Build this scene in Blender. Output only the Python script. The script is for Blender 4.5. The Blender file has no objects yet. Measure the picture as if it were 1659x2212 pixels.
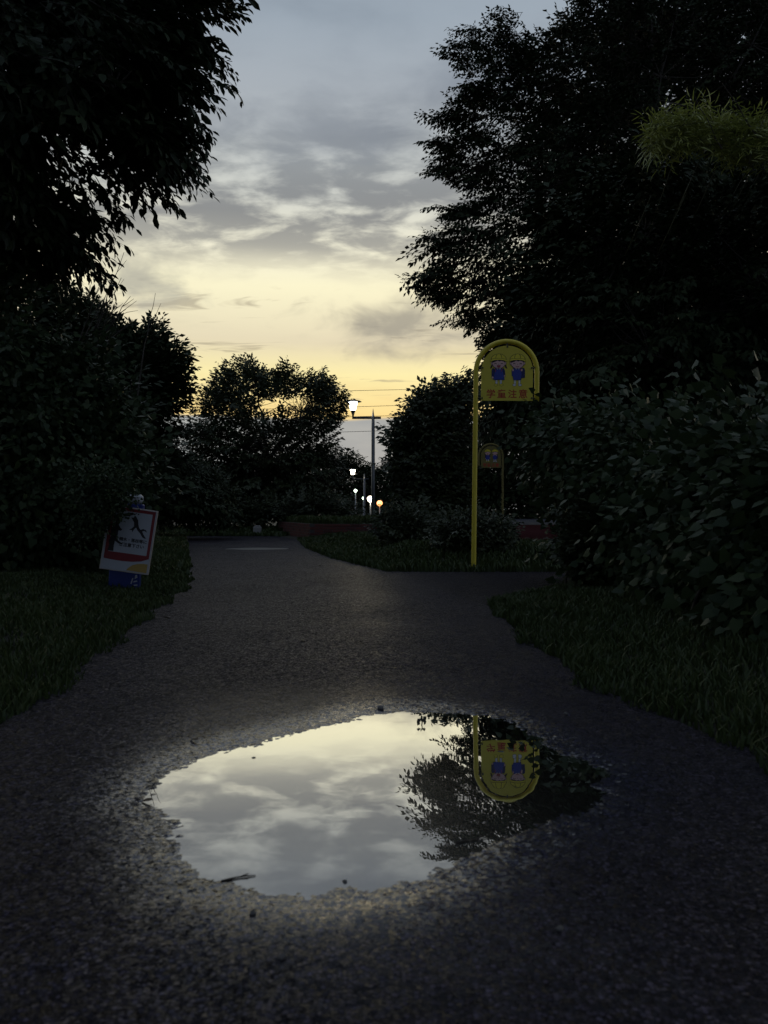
import bpy, math, random
import numpy as np
from mathutils import Matrix, Vector

# ------------------------------------------------------------------ basics
sc = bpy.context.scene
COL = sc.collection
F0, UC, VC, CH = 1700.0, 829.5, 1106.0, 0.65      # focal length and centre in photo units, camera height


def P(u, v, Y):
    """point at distance Y that lies on the ray of photo point (u, v)"""
    return np.array([(u - UC) / F0 * Y, Y, CH + (VC - v) / F0 * Y])


def G(u, v):
    """point of the level ground under photo point (u, v)"""
    Y = F0 * CH / (v - VC)
    return np.array([(u - UC) / F0 * Y, Y])


# ------------------------------------------------------------------ camera
cam_d = bpy.data.cameras.new('camera')
cam = bpy.data.objects.new('camera', cam_d)
COL.objects.link(cam)
cam.location = (0, 0, CH)
cam.rotation_euler = (math.radians(90), 0, 0)
cam_d.sensor_fit = 'VERTICAL'
cam_d.sensor_height = 36
cam_d.lens = F0 / 2212 * 36
cam_d.clip_start = 0.05
cam_d.clip_end = 3000
cam_d.dof.use_dof = True
cam_d.dof.focus_distance = 9.0
cam_d.dof.aperture_fstop = 6.0
sc.camera = cam

# ------------------------------------------------------------------ world: dusk sky under a broken cloud deck
SUN_AZ = math.radians(2)      # sunset direction, measured from +Y towards +X
SUN_EL = math.radians(3)
SKY_K = 1.0
world = bpy.data.worlds.new('World')
sc.world = world
world.use_nodes = True
nt = world.node_tree
nt.nodes.clear()


def lin(c):
    return tuple(((x / 255) / 12.92 if x / 255 <= .04045 else ((x / 255 + .055) / 1.055) ** 2.4) for x in c) + (1.0,)


class NB:
    """small node builder"""
    def __init__(s, nt): s.nt = nt

    def node(s, t, **kw):
        n = s.nt.nodes.new(t)
        for k, v in kw.items(): setattr(n, k, v)
        return n

    def link(s, a, b): s.nt.links.new(a, b)

    def put(s, sock, v):
        if isinstance(v, bpy.types.NodeSocket): s.link(v, sock)
        else: sock.default_value = v

    def m(s, op, a, b=0.0, c=0.0, clamp=False):
        n = s.node('ShaderNodeMath', operation=op, use_clamp=clamp)
        s.put(n.inputs[0], a); s.put(n.inputs[1], b); s.put(n.inputs[2], c)
        return n.outputs[0]

    def ss(s, x, a, b):
        n = s.node('ShaderNodeMapRange', interpolation_type='SMOOTHSTEP')
        s.put(n.inputs[0], x); s.put(n.inputs[1], a); s.put(n.inputs[2], b)
        return n.outputs[0]

    def mr(s, x, a, b, c, d):
        n = s.node('ShaderNodeMapRange')
        for i, q in enumerate((x, a, b, c, d)): s.put(n.inputs[i], q)
        return n.outputs[0]

    def mix(s, f, a, b, blend='MIX'):
        n = s.node('ShaderNodeMix', data_type='RGBA', blend_type=blend)
        s.put(n.inputs[0], f); s.put(n.inputs[6], a); s.put(n.inputs[7], b)
        return n.outputs[2]

    def xyz(s, x, y, z):
        n = s.node('ShaderNodeCombineXYZ')
        s.put(n.inputs[0], x); s.put(n.inputs[1], y); s.put(n.inputs[2], z)
        return n.outputs[0]

    def noise(s, vec, scale, detail=4, rough=.5, dist=0.0, col=False):
        n = s.node('ShaderNodeTexNoise')
        if vec is not None: s.link(vec, n.inputs['Vector'])
        n.inputs['Scale'].default_value = scale
        n.inputs['Detail'].default_value = detail
        n.inputs['Roughness'].default_value = rough
        n.inputs['Distortion'].default_value = dist
        return n.outputs['Color' if col else 'Fac']

    def ramp(s, f, pts):
        n = s.node('ShaderNodeValToRGB')
        e = n.color_ramp.elements
        while len(e) < len(pts): e.new(0.5)
        for el, (p, c) in zip(e, pts): el.position = p; el.color = c
        s.put(n.inputs[0], f)
        return n.outputs[0]


w = NB(nt)
tc = w.node('ShaderNodeTexCoord')
sep = w.node('ShaderNodeSeparateXYZ')
w.link(tc.outputs['Generated'], sep.inputs[0])
X, Yd, Z = sep.outputs
zc = w.m('MAXIMUM', Z, 0.0)
hor = w.m('SQRT', w.m('ADD', w.m('MULTIPLY', X, X), w.m('MULTIPLY', Yd, Yd)))
el = w.m('DIVIDE', zc, w.m('MAXIMUM', hor, 0.02))            # tangent of the elevation
elr = w.m('DIVIDE', el, w.m('ADD', el, 1.0))                 # 0..1 for the ramps
ca = w.m('DIVIDE', w.m('ADD', w.m('MULTIPLY', X, math.sin(SUN_AZ)), w.m('MULTIPLY', Yd, math.cos(SUN_AZ))), w.m('MAXIMUM', hor, 0.02))
den = w.m('ADD', zc, 0.07)
qx, qy = w.m('DIVIDE', X, den), w.m('DIVIDE', Yd, den)


def rp(e): return e / (1 + e)


n_big = w.noise(w.xyz(w.m('MULTIPLY', qx, .55), w.m('MULTIPLY', qy, 1.0), 3.7), 1.9, 2, .5, .4)
n_mid = w.noise(w.xyz(w.m('MULTIPLY', qx, .80), qy, 8.4), 6.8, 5, .55, .25)
n_row = w.noise(w.xyz(w.m('MULTIPLY', qx, .22), qy, 2.2), 3.4, 3, .5, .6)
wisp = w.noise(w.xyz(w.m('MULTIPLY', qx, .30), qy, 1.9), 5.5, 4, .6, .5)
# rolls of lumpy cloud between 16 and 24 degrees up, a smooth veil above them, thin streaks below
lump_k = w.m('MULTIPLY', w.ss(el, .285, .34), w.m('SUBTRACT', 1.0, w.ss(el, .40, .56)))
c_lump = w.ss(w.m('ADD', w.m('MULTIPLY', n_mid, .64), w.m('MULTIPLY', n_row, .36)), .385, .56)
c_veil = w.ss(w.m('ADD', w.m('MULTIPLY', n_big, .70), w.m('MULTIPLY', n_mid, .30)), .42, .74)
cloud = w.m('ADD', w.m('MULTIPLY', c_lump, lump_k), w.m('MULTIPLY', c_veil, w.m('SUBTRACT', 1.0, lump_k)))
bright = w.ramp(elr, [(0, lin((176, 178, 172))), (rp(.122), lin((255, 224, 150))), (rp(.175), lin((255, 241, 178))),
                      (rp(.215), lin((232, 220, 188))), (rp(.285), lin((255, 248, 210))), (rp(.335), lin((244, 240, 216))),
                      (rp(.40), lin((213, 215, 207))), (rp(.48), lin((184, 190, 193))), (rp(.54), lin((170, 178, 186))), (rp(.63), lin((158, 170, 182))),
                      (rp(1.4), lin((126, 138, 155))), (1, lin((112, 124, 143)))])
dark = w.ramp(elr, [(0, lin((150, 152, 150))), (rp(.122), lin((246, 213, 142))), (rp(.175), lin((248, 232, 170))),
                    (rp(.215), lin((216, 206, 178))), (rp(.285), lin((230, 223, 194))), (rp(.335), lin((172, 171, 162))),
                    (rp(.375), lin((144, 146, 146))), (rp(.45), lin((143, 149, 154))), (rp(.54), lin((124, 133, 146))),
                    (rp(.63), lin((134, 146, 159))), (rp(1.4), lin((108, 120, 137))), (1, lin((96, 108, 126)))])
deck = w.mix(cloud, bright, dark)
# small detached dark wisps low over the horizon
wm = w.m('MULTIPLY', w.ss(wisp, .58, .68), w.m('MULTIPLY', w.ss(el, .10, .14), w.m('SUBTRACT', 1.0, w.ss(el, .26, .31))))
deck = w.mix(w.m('MULTIPLY', wm, .60), deck, lin((160, 150, 130)))
# three separate clouds of the sunset side
sxh = w.m('DIVIDE', X, w.m('MAXIMUM', Yd, .05))
front = w.ss(Yd, 0.0, .2)
for cu, cv, ru, rv, st, colr in [(865, 695, 190, 66, .85, (160, 156, 144)), (300, 622, 120, 70, .75, (168, 167, 158)), (680, 285, 260, 80, .35, (134, 142, 154))]:
    ax = w.m('DIVIDE', w.m('SUBTRACT', sxh, (cu - UC) / F0), ru / F0)
    ay = w.m('DIVIDE', w.m('SUBTRACT', el, (VC - cv) / F0), rv / F0)
    rr = w.m('SQRT', w.m('ADD', w.m('MULTIPLY', ax, ax), w.m('MULTIPLY', ay, ay)))
    nn = w.noise(w.xyz(w.m('MULTIPLY', sxh, 1.0), w.m('MULTIPLY', el, 1.7), cu * .01), 13, 4, .60, .3)
    mk_ = w.m('MULTIPLY', w.m('SUBTRACT', 1.0, w.ss(w.m('ADD', rr, w.m('MULTIPLY', w.m('SUBTRACT', nn, .5), 2.6)), .1, 1.3)), w.m('MULTIPLY', front, st))
    deck = w.mix(mk_, deck, lin(colr))
# low bank of blue grey cloud on the horizon
edge = w.m('MULTIPLY_ADD', w.noise(w.xyz(X, Yd, w.m('MULTIPLY', zc, 4.0)), 9, 2, .5), .012, .112)
bank = w.m('SUBTRACT', 1.0, w.ss(el, w.m('SUBTRACT', edge, .003), w.m('ADD', edge, .003)))
bankc = w.mix(w.noise(w.xyz(X, Yd, w.m('MULTIPLY', zc, 5.0)), 12, 3, .5), lin((146, 155, 160)), lin((180, 183, 178)))
deck = w.mix(bank, deck, bankc)
# away from the sunset the same deck is plain blue grey
side = w.ss(ca, -0.2, 0.86)
back = w.mix(cloud, lin((122, 134, 154)), lin((102, 113, 132)))
deck = w.mix(side, back, deck)
nish = w.node('ShaderNodeTexSky', sky_type='NISHITA')
nish.sun_disc = False
nish.sun_elevation = SUN_EL
nish.sun_rotation = SUN_AZ
nish.air_density = 1.4
nish.dust_density = 2.0
bg1 = w.node('ShaderNodeBackground')
w.link(deck, bg1.inputs[0]); bg1.inputs[1].default_value = 0.97 * SKY_K
bg2 = w.node('ShaderNodeBackground')
w.link(nish.outputs[0], bg2.inputs[0]); bg2.inputs[1].default_value = 0.002
addw = w.node('ShaderNodeAddShader')
w.link(bg1.outputs[0], addw.inputs[0]); w.link(bg2.outputs[0], addw.inputs[1])
world.cycles.sampling_method = 'MANUAL'
world.cycles.sample_map_resolution = 512
out = w.node('ShaderNodeOutputWorld')
w.link(addw.outputs[0], out.inputs[0])

# ------------------------------------------------------------------ sun: low, veiled by the clouds
sun_d = bpy.data.lights.new('sun', 'SUN')
sun = bpy.data.objects.new('sun', sun_d)
COL.objects.link(sun)
sun_d.energy = 0.05
sun_d.angle = math.radians(12)
sun_d.color = (1, .82, .55)
sun.rotation_euler = Vector((-math.sin(SUN_AZ) * math.cos(SUN_EL), -math.cos(SUN_AZ) * math.cos(SUN_EL), -math.sin(SUN_EL))).to_track_quat('-Z', 'Y').to_euler()

sc.view_settings.view_transform = 'Standard'
sc.view_settings.look = 'None'
sc.view_settings.exposure = 0
sc.view_settings.gamma = 1
sc.view_settings.use_curve_mapping = False
sc.render.engine = 'CYCLES'
sc.cycles.use_denoising = True
sc.cycles.max_bounces = 4
sc.cycles.diffuse_bounces = 2
sc.cycles.glossy_bounces = 3
sc.cycles.use_light_tree = True
sc.cycles.sample_clamp_indirect = 3


# ------------------------------------------------------------------ materials
def material(name):
    m = bpy.data.materials.new(name)
    m.use_nodes = True
    b = NB(m.node_tree)
    bs = m.node_tree.nodes['Principled BSDF']
    return m, b, bs


def plain(name, col, rough=.5, vary=.15, scale=8, metal=0.0, bump=0.0, emit=None, estr=0.0, spec=.5):
    m, b, bs = material(name)
    bs.inputs['Specular IOR Level'].default_value = spec
    t = b.node('ShaderNodeTexCoord')
    n = b.noise(t.outputs['Object'], scale, 5, .6)
    c0 = tuple(x * (1 - vary) for x in col) + (1,)
    c1 = tuple(min(1, x * (1 + vary)) for x in col) + (1,)
    b.link(b.mix(n, c0, c1), bs.inputs['Base Color'])
    b.link(b.mr(n, 0, 1, max(0, rough - .12), min(1, rough + .12)), bs.inputs['Roughness'])
    bs.inputs['Metallic'].default_value = metal
    if bump:
        bp = b.node('ShaderNodeBump')
        bp.inputs['Strength'].default_value = bump
        bp.inputs['Distance'].default_value = .01
        b.link(b.noise(t.outputs['Object'], scale * 6, 5, .6), bp.inputs['Height'])
        b.link(bp.outputs[0], bs.inputs['Normal'])
    if emit:
        bs.inputs['Emission Color'].default_value = emit + (1,)
        bs.inputs['Emission Strength'].default_value = estr
    return m


def leaf_mat(name, c0, c1, rough=.42, trans=.22, spec=.5):
    m, b, bs = material(name)
    at = b.node('ShaderNodeAttribute', attribute_name='tone')
    oi = b.node('ShaderNodeObjectInfo')
    geo = b.node('ShaderNodeNewGeometry')
    n = b.noise(geo.outputs['Position'], 1.3, 3, .5)
    f = b.m('ADD', b.m('MULTIPLY', at.outputs['Fac'], .6), b.m('ADD', b.m('MULTIPLY', n, .3), b.m('MULTIPLY', oi.outputs['Random'], .15)))
    col = b.mix(f, c0 + (1,), c1 + (1,))
    b.link(col, bs.inputs['Base Color'])
    bs.inputs['Roughness'].default_value = rough
    bs.inputs['Specular IOR Level'].default_value = spec
    if trans <= 0: return m
    tr = b.node('ShaderNodeBsdfTranslucent')
    b.link(col, tr.inputs[0])
    mx = b.node('ShaderNodeMixShader')
    mx.inputs[0].default_value = trans
    b.link(bs.outputs[0], mx.inputs[1]); b.link(tr.outputs[0], mx.inputs[2])
    b.link(mx.outputs[0], m.node_tree.nodes['Material Output'].inputs[0])
    return m


def asphalt_mat(name, tint=(1, 1, 1)):
    """worn open-textured asphalt: faceted stones set in dark binder, wetter where the attribute 'wet' says so"""
    m, b, bs = material(name)
    geo = b.node('ShaderNodeNewGeometry')
    pos = geo.outputs['Position']
    wet = b.node('ShaderNodeAttribute', attribute_name='wet').outputs['Fac']

    def vor(scale):
        vo = b.node('ShaderNodeTexVoronoi')
        vo.inputs['Scale'].default_value = scale
        b.link(pos, vo.inputs['Vector'])
        return vo

    def vm(op, a, c):
        n = b.node('ShaderNodeVectorMath', operation=op)
        b.put(n.inputs[0], a)
        if op == 'SCALE': b.put(n.inputs[3], c)
        elif c is not None: b.put(n.inputs[1], c)
        return n.outputs[0]
    v1, v2, v3 = vor(135), vor(340), vor(44)
    sepc = b.node('ShaderNodeSeparateColor')
    b.link(v1.outputs['Color'], sepc.inputs[0])
    sc2 = b.node('ShaderNodeSeparateColor')
    b.link(v2.outputs['Color'], sc2.inputs[0])
    lo = tuple(.008 * t for t in (1.0 * tint[0], .90 * tint[1], 1.15 * tint[2])) + (1,)
    hi = tuple(.135 * t for t in (1.0 * tint[0], .88 * tint[1], 1.16 * tint[2])) + (1,)
    stone = b.mix(b.m('POWER', sepc.outputs[0], 2.4), lo, hi)
    stone = b.mix(b.m('MULTIPLY', sc2.outputs[0], .45), stone, (.010, .009, .011, 1))
    sc3 = b.node('ShaderNodeSeparateColor')
    b.link(v3.outputs['Color'], sc3.inputs[0])
    stone = b.mix(1.0, stone, b.mix(sc3.outputs[0], (.72, .72, .73, 1), (1.28, 1.26, 1.28, 1)), 'MULTIPLY')
    gap = b.ss(v1.outputs['Distance'], .38, .72)
    c = b.mix(gap, stone, (.010, .009, .011, 1))
    patch = b.noise(pos, 1.1, 5, .65)
    c = b.mix(1.0, c, b.ramp(patch, [(.3, (.80, .80, .80, 1)), (.7, (1.12, 1.10, 1.12, 1))]), 'MULTIPLY')
    b.link(c, bs.inputs['Base Color'])
    rr = b.mr(sepc.outputs[2], 0, 1, .34, .66)
    b.link(rr, bs.inputs['Roughness'])
    b.link(b.mr(b.m('MULTIPLY', b.m('ADD', patch, sc3.outputs[1]), sc2.outputs[1]), .1, 1.0, .03, .26), bs.inputs['Specular IOR Level'])
    # every stone has its own facet
    f1 = vm('SUBTRACT', v1.outputs['Color'], (.5, .5, .5))
    f2 = vm('SUBTRACT', v2.outputs['Color'], (.5, .5, .5))
    f3 = vm('SUBTRACT', v3.outputs['Color'], (.5, .5, .5))
    bs.inputs['Specular Tint'].default_value = (.74, .72, 1.0, 1)
    k = b.mr(wet, 0, 1, 1.0, .42)
    tilt = vm('SCALE', vm('ADD', vm('ADD', vm('SCALE', f1, 1.0), vm('SCALE', f2, .55)), vm('SCALE', f3, .25)), k)
    nrm = vm('NORMALIZE', vm('ADD', geo.outputs['Normal'], tilt), None)
    hgt = b.m('ADD', b.m('MULTIPLY', b.m('SUBTRACT', 1.0, v1.outputs['Distance']), b.m('MULTIPLY_ADD', sepc.outputs[1], .8, .3)), b.m('MULTIPLY', b.noise(pos, 520, 3, .6), .4))
    bp = b.node('ShaderNodeBump')
    b.link(b.mr(wet, 0, 1, .8, .4), bp.inputs['Strength'])
    bp.inputs['Distance'].default_value = .0035
    b.link(hgt, bp.inputs['Height'])
    b.link(nrm, bp.inputs['Normal'])
    b.link(bp.outputs[0], bs.inputs['Normal'])
    # film of water that thickens towards the puddle
    b.link(b.m('MULTIPLY', b.m('POWER', wet, 1.35), .95), bs.inputs['Coat Weight'])
    bs.inputs['Coat IOR'].default_value = 1.9
    bs.inputs['Coat Roughness'].default_value = .17
    bs.inputs['Coat Tint'].default_value = (.66, .73, 1.0, 1)
    n2 = vm('NORMALIZE', vm('ADD', geo.outputs['Normal'], vm('SCALE', vm('ADD', vm('SCALE', f1, 1.6), f2), .13)), None)
    b.link(n2, bs.inputs['Coat Normal'])
    return m


M = {}
M['asphalt'] = asphalt_mat('wet_asphalt')
M['asphalt_side'] = asphalt_mat('older_asphalt', (.6, .56, .6))
M['red_paving'] = plain('red_paving', (.06, .022, .024), .95, .2, 3, bump=.3, spec=.0)
M['road'] = plain('road_asphalt', (.045, .047, .055), .9, .2, 3, bump=.3, spec=.05)
M['white_line'] = plain('white_line_paint', (.6, .6, .6), .6, .15, 20)
M['soil'] = plain('leafy_soil', (.022, .020, .013), .85, .5, 9, bump=.6)
M['soil_bare'] = plain('planter_soil', (.03, .024, .017), .9, .4, 12, bump=.6)
M['bark'] = plain('bark', (.035, .028, .022), .85, .4, 14, bump=.8)
M['twig'] = plain('twig_bark', (.05, .04, .03), .8, .3, 30)
M['yellow'] = plain('yellow_enamel', (.76, .62, .05), .38, .08, 10)
M['yellow_panel'] = plain('yellow_sheet', (.74, .62, .06), .45, .06, 6)
M['yellow_shaded'] = plain('shaded_yellow', (.20, .165, .045), .75, .35, 5)  # darker copy of the sign yellow with the far sign's shade put in
M['steel'] = plain('galvanised_steel', (.30, .31, .32), .45, .15, 20, .7)
M['dark_steel'] = plain('dark_lamp_steel', (.06, .065, .07), .4, .15, 20, .4)
M['clip'] = plain('dark_clip', (.05, .05, .03), .5)
M['red_ink'] = plain('red_ink', (.48, .035, .02), .5)
M['black_ink'] = plain('black_ink', (.012, .011, .012), .5)
M['skin_ink'] = plain('pale_pink_ink', (.80, .50, .45), .5, .03)
M['blue_ink'] = plain('blue_ink', (.035, .06, .34), .5, .05)
M['navy_ink'] = plain('dark_blue_ink', (.02, .025, .12), .5, .05)
M['hair_ink'] = plain('brown_black_ink', (.03, .015, .012), .5)
M['white_ink'] = plain('white_ink', (.78, .78, .76), .5, .03)
M['bag_ink'] = plain('red_strap_ink', (.40, .06, .08), .5)
M['hat_ink'] = plain('bright_yellow_ink', (.86, .72, .05), .5, .03)
M['board_white'] = plain('board_white', (.46, .48, .51), .5, .06, 5)
M['board_red'] = plain('board_red', (.22, .016, .02), .5, .08)
M['board_yellow'] = plain('board_ochre', (.46, .30, .07), .5, .12)
M['board_edge'] = plain('board_edge', (.55, .48, .42), .6, .2, 20)
M['blue_paint'] = plain('blue_paint', (.012, .035, .22), .45, .15, 8)
M['concrete'] = plain('pale_concrete', (.36, .35, .33), .8, .15, 12, bump=.4)
M['mortar'] = plain('mortar', (.08, .072, .066), .9, .15, 20, bump=.4)
M['brick_a'] = plain('red_brick', (.12, .034, .026), .85, .25, 14, bump=.5)
M['brick_b'] = plain('dark_red_brick', (.08, .027, .022), .85, .25, 14, bump=.5)
M['wire'] = plain('black_cable', (.02, .02, .02), .6)
M['lamp_white'] = plain('lit_white_glass', (.9, .9, .9), .3, .02, emit=(.92, .96, 1.0), estr=9)
M['lamp_warm'] = plain('lit_warm_glass', (.9, .9, .9), .3, .02, emit=(1.0, .86, .66), estr=20)
M['lamp_green'] = plain('lit_pale_green_glass', (.9, .9, .9), .3, .02, emit=(.78, 1.0, .74), estr=8)
M['lamp_orange'] = plain('lit_orange_glass', (.9, .9, .9), .3, .02, emit=(1.0, .36, .10), estr=3.0)
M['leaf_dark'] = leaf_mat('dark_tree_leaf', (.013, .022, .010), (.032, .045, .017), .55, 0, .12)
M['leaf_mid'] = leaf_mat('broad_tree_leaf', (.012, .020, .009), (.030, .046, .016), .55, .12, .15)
M['leaf_vine'] = leaf_mat('vine_leaf', (.017, .036, .016), (.056, .080, .027), .45, .15, .22)
M['leaf_shrub'] = leaf_mat('shrub_leaf', (.022, .034, .015), (.052, .064, .023), .45, 0, .35)
M['leaf_bamboo'] = leaf_mat('bamboo_leaf', (.13, .17, .035), (.36, .38, .085), .4, .25)
M['grass'] = leaf_mat('grass_blade', (.026, .050, .015), (.074, .100, .030), .5, .2, .35)
M['dead_leaf'] = plain('dead_leaf', (.07, .045, .025), .6, .4, 20)
M['pebble'] = plain('pebble', (.10, .095, .09), .6, .3, 30)

# water film: dark bottom seen through a mirror-flat surface
m, b, bs = material('puddle_water')
gl = b.node('ShaderNodeBsdfGlossy')
gl.inputs['Color'].default_value = (.93, .94, .95, 1)
gl.inputs['Roughness'].default_value = 0.0
bs.inputs['Base Color'].default_value = (.012, .012, .011, 1)
bs.inputs['Roughness'].default_value = .3
fr = b.node('ShaderNodeFresnel')
fr.inputs['IOR'].default_value = 1.33
fac = b.m('MINIMUM', b.m('MULTIPLY', fr.outputs[0], 4.6), .95)
gb = b.node('ShaderNodeNewGeometry')
bp = b.node('ShaderNodeBump')
bp.inputs['Strength'].default_value = .012
bp.inputs['Distance'].default_value = .01
b.link(b.noise(gb.outputs['Position'], 9, 2, .5), bp.inputs['Height'])
b.link(bp.outputs[0], gl.inputs['Normal'])
mx = b.node('ShaderNodeMixShader')
b.link(fac, mx.inputs[0]); b.link(bs.outputs[0], mx.inputs[1]); b.link(gl.outputs[0], mx.inputs[2])
b.link(mx.outputs[0], m.node_tree.nodes['Material Output'].inputs[0])
M['water'] = m
m, b, bs = material('rippled_water_film')
bs.inputs['Base Color'].default_value = (.02, .02, .02, 1)
bs.inputs['Roughness'].default_value = .36
bs.inputs['IOR'].default_value = 2.6
gw = b.node('ShaderNodeNewGeometry')
bw = b.node('ShaderNodeBump')
bw.inputs['Strength'].default_value = .5
bw.inputs['Distance'].default_value = .01
b.link(b.noise(gw.outputs['Position'], 40, 3, .5), bw.inputs['Height'])
b.link(bw.outputs[0], bs.inputs['Normal'])
M['water_film'] = m


# ------------------------------------------------------------------ mesh helpers
def mesh_np(name, V, F, tone=None, attr='tone', smooth=False):
    """V (n,3), F (m,3) or (m,4) or a list of such arrays"""
    me = bpy.data.meshes.new(name)
    Fs = F if isinstance(F, list) else [F]
    Fs = [np.asarray(f, np.int32) for f in Fs if len(f)]
    V = np.asarray(V, np.float32)
    loops = np.concatenate([f.ravel() for f in Fs])
    tot = np.concatenate([np.full(len(f), f.shape[1], np.int32) for f in Fs])
    start = np.concatenate([[0], np.cumsum(tot)[:-1]]).astype(np.int32)
    me.vertices.add(len(V)); me.vertices.foreach_set('co', V.ravel())
    me.loops.add(len(loops)); me.loops.foreach_set('vertex_index', loops)
    me.polygons.add(len(tot)); me.polygons.foreach_set('loop_start', start)
    me.polygons.foreach_set('loop_total', tot)
    if smooth: me.polygons.foreach_set('use_smooth', np.ones(len(tot), bool))
    me.update(calc_edges=True)
    if tone is not None:
        a = me.attributes.new(attr, 'FLOAT', 'POINT')
        a.data.foreach_set('value', np.asarray(tone, np.float32))
    return me


def obj(name, me, mat=None, parent=None, loc=None, rot=None):
    o = bpy.data.objects.new(name, me)
    COL.objects.link(o)
    if mat is not None and me is not None:
        for x in (mat if isinstance(mat, (list, tuple)) else [mat]):
            me.materials.append(x)
    if parent is not None: o.parent = parent
    if loc is not None: o.location = loc
    if rot is not None: o.rotation_euler = rot
    return o


def tag(o, label=None, cat=None, group=None, kind=None):
    if label: o['label'] = label
    if cat: o['category'] = cat
    if group: o['group'] = group
    if kind: o['kind'] = kind
    return o


def thing(name, label, cat, loc=(0, 0, 0), rot=(0, 0, 0), group=None):
    o = bpy.data.objects.new(name, None)
    o.empty_display_size = .2
    COL.objects.link(o)
    o.location = loc; o.rotation_euler = rot
    return tag(o, label, cat, group)


def copy_tree(o, parent=None):
    c = o.copy(); COL.objects.link(c); c.parent = parent
    for ch in list(o.children): copy_tree(ch, c)
    return c


class MB:
    """collects polygons with material slots into one mesh"""
    def __init__(s): s.V = []; s.F = []; s.I = []

    def add(s, V, F, mi=0):
        o = len(s.V)
        s.V += [tuple(map(float, v)) for v in V]
        for f in F: s.F.append([o + i for i in f]); s.I.append(mi)
        return s

    def box(s, x0, x1, y0, y1, z0, z1, mi=0):
        V = [(x, y, z) for z in (z0, z1) for y in (y0, y1) for x in (x0, x1)]
        return s.add(V, [(0, 2, 3, 1), (4, 5, 7, 6), (0, 1, 5, 4), (2, 6, 7, 3), (0, 4, 6, 2), (1, 3, 7, 5)], mi)

    def tube(s, pts, rad, n=12, mi=0, cap=True):
        V, Fq = tube_np(np.array(pts, float), np.array(rad, float) if np.ndim(rad) else np.full(len(pts), rad), n)
        s.add(V, Fq, mi)
        if cap:
            o = len(s.V) - len(V)
            s.F.append([o + i for i in range(n)][::-1]); s.I.append(mi)
            s.F.append([o + (len(pts) - 1) * n + i for i in range(n)]); s.I.append(mi)
        return s

    def lathe(s, prof, n=16, c=(0, 0), mi=0):
        V = []; F = []
        for r, z in prof:
            V += [(c[0] + r * math.cos(2 * math.pi * i / n), c[1] + r * math.sin(2 * math.pi * i / n), z) for i in range(n)]
        for k in range(len(prof) - 1):
            for i in range(n):
                F.append((k * n + i, k * n + (i + 1) % n, (k + 1) * n + (i + 1) % n, (k + 1) * n + i))
        F.append(tuple(range(n))[::-1]); F.append(tuple((len(prof) - 1) * n + i for i in range(n)))
        return s.add(V, F, mi)

    def plate(s, poly, y0, y1, mi=0):
        """poly of (x, z) points extruded from y0 (front) to y1"""
        n = len(poly)
        V = [(x, y0, z) for x, z in poly] + [(x, y1, z) for x, z in poly]
        F = [tuple(range(n)), tuple(range(2 * n - 1, n - 1, -1))] + [(i, n + i, n + (i + 1) % n, (i + 1) % n) for i in range(n)]
        return s.add(V, F, mi)

    def build(s, name, mats, parent=None, smooth=False, loc=None, rot=None, bevel=0):
        me = bpy.data.meshes.new(name)
        me.from_pydata(s.V, [], s.F)
        me.polygons.foreach_set('material_index', np.array(s.I, np.int32))
        if smooth: me.polygons.foreach_set('use_smooth', np.ones(len(s.F), bool))
        me.update()
        import bmesh
        bm = bmesh.new(); bm.from_mesh(me)
        bmesh.ops.recalc_face_normals(bm, faces=bm.faces[:])
        if bevel:
            bmesh.ops.bevel(bm, geom=bm.edges[:], offset=bevel, segments=1, affect='EDGES')
        bm.to_mesh(me); bm.free()
        return obj(name, me, mats, parent, loc, rot)


def frames(pts):
    d = np.gradient(pts, axis=0)
    d /= np.maximum(np.linalg.norm(d, axis=1, keepdims=True), 1e-9)
    ref = np.where(np.abs(d[:, 2:3]) > .9, np.array([[1., 0, 0]]), np.array([[0, 0, 1.]]))
    # keep one reference for the whole tube so that it does not twist
    ref = np.repeat(ref[:1], len(pts), 0)
    bad = np.abs((ref * d).sum(1)) > .98
    ref[bad] = (0.3, 1, 0.2)
    a = np.cross(ref, d); a /= np.linalg.norm(a, axis=1, keepdims=True)
    return a, np.cross(d, a)


def tube_np(pts, rad, n=5):
    a, c = frames(pts)
    th = np.arange(n) * 2 * np.pi / n
    V = (pts[:, None, :] + rad[:, None, None] * (np.cos(th)[None, :, None] * a[:, None, :] + np.sin(th)[None, :, None] * c[:, None, :])).reshape(-1, 3)
    k = np.arange(len(pts) - 1)[:, None] * n
    i = np.arange(n)[None, :]; j = (i + 1) % n
    Fq = np.stack([k + i, k + j, k + n + j, k + n + i], -1).reshape(-1, 4)
    return V, Fq


VN = {}


def vnoise(x, y, scale, seed=0):
    """value noise, -1..1"""
    if seed not in VN: VN[seed] = np.random.RandomState(seed).uniform(-1, 1, (256, 256))
    T = VN[seed]
    x = np.asarray(x) * scale; y = np.asarray(y) * scale
    xi = np.floor(x).astype(int); yi = np.floor(y).astype(int)
    fx = x - xi; fy = y - yi
    fx = fx * fx * (3 - 2 * fx); fy = fy * fy * (3 - 2 * fy)
    g = lambda a, c: T[a & 255, c & 255]
    return (g(xi, yi) * (1 - fx) + g(xi + 1, yi) * fx) * (1 - fy) + (g(xi, yi + 1) * (1 - fx) + g(xi + 1, yi + 1) * fx) * fy


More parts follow.
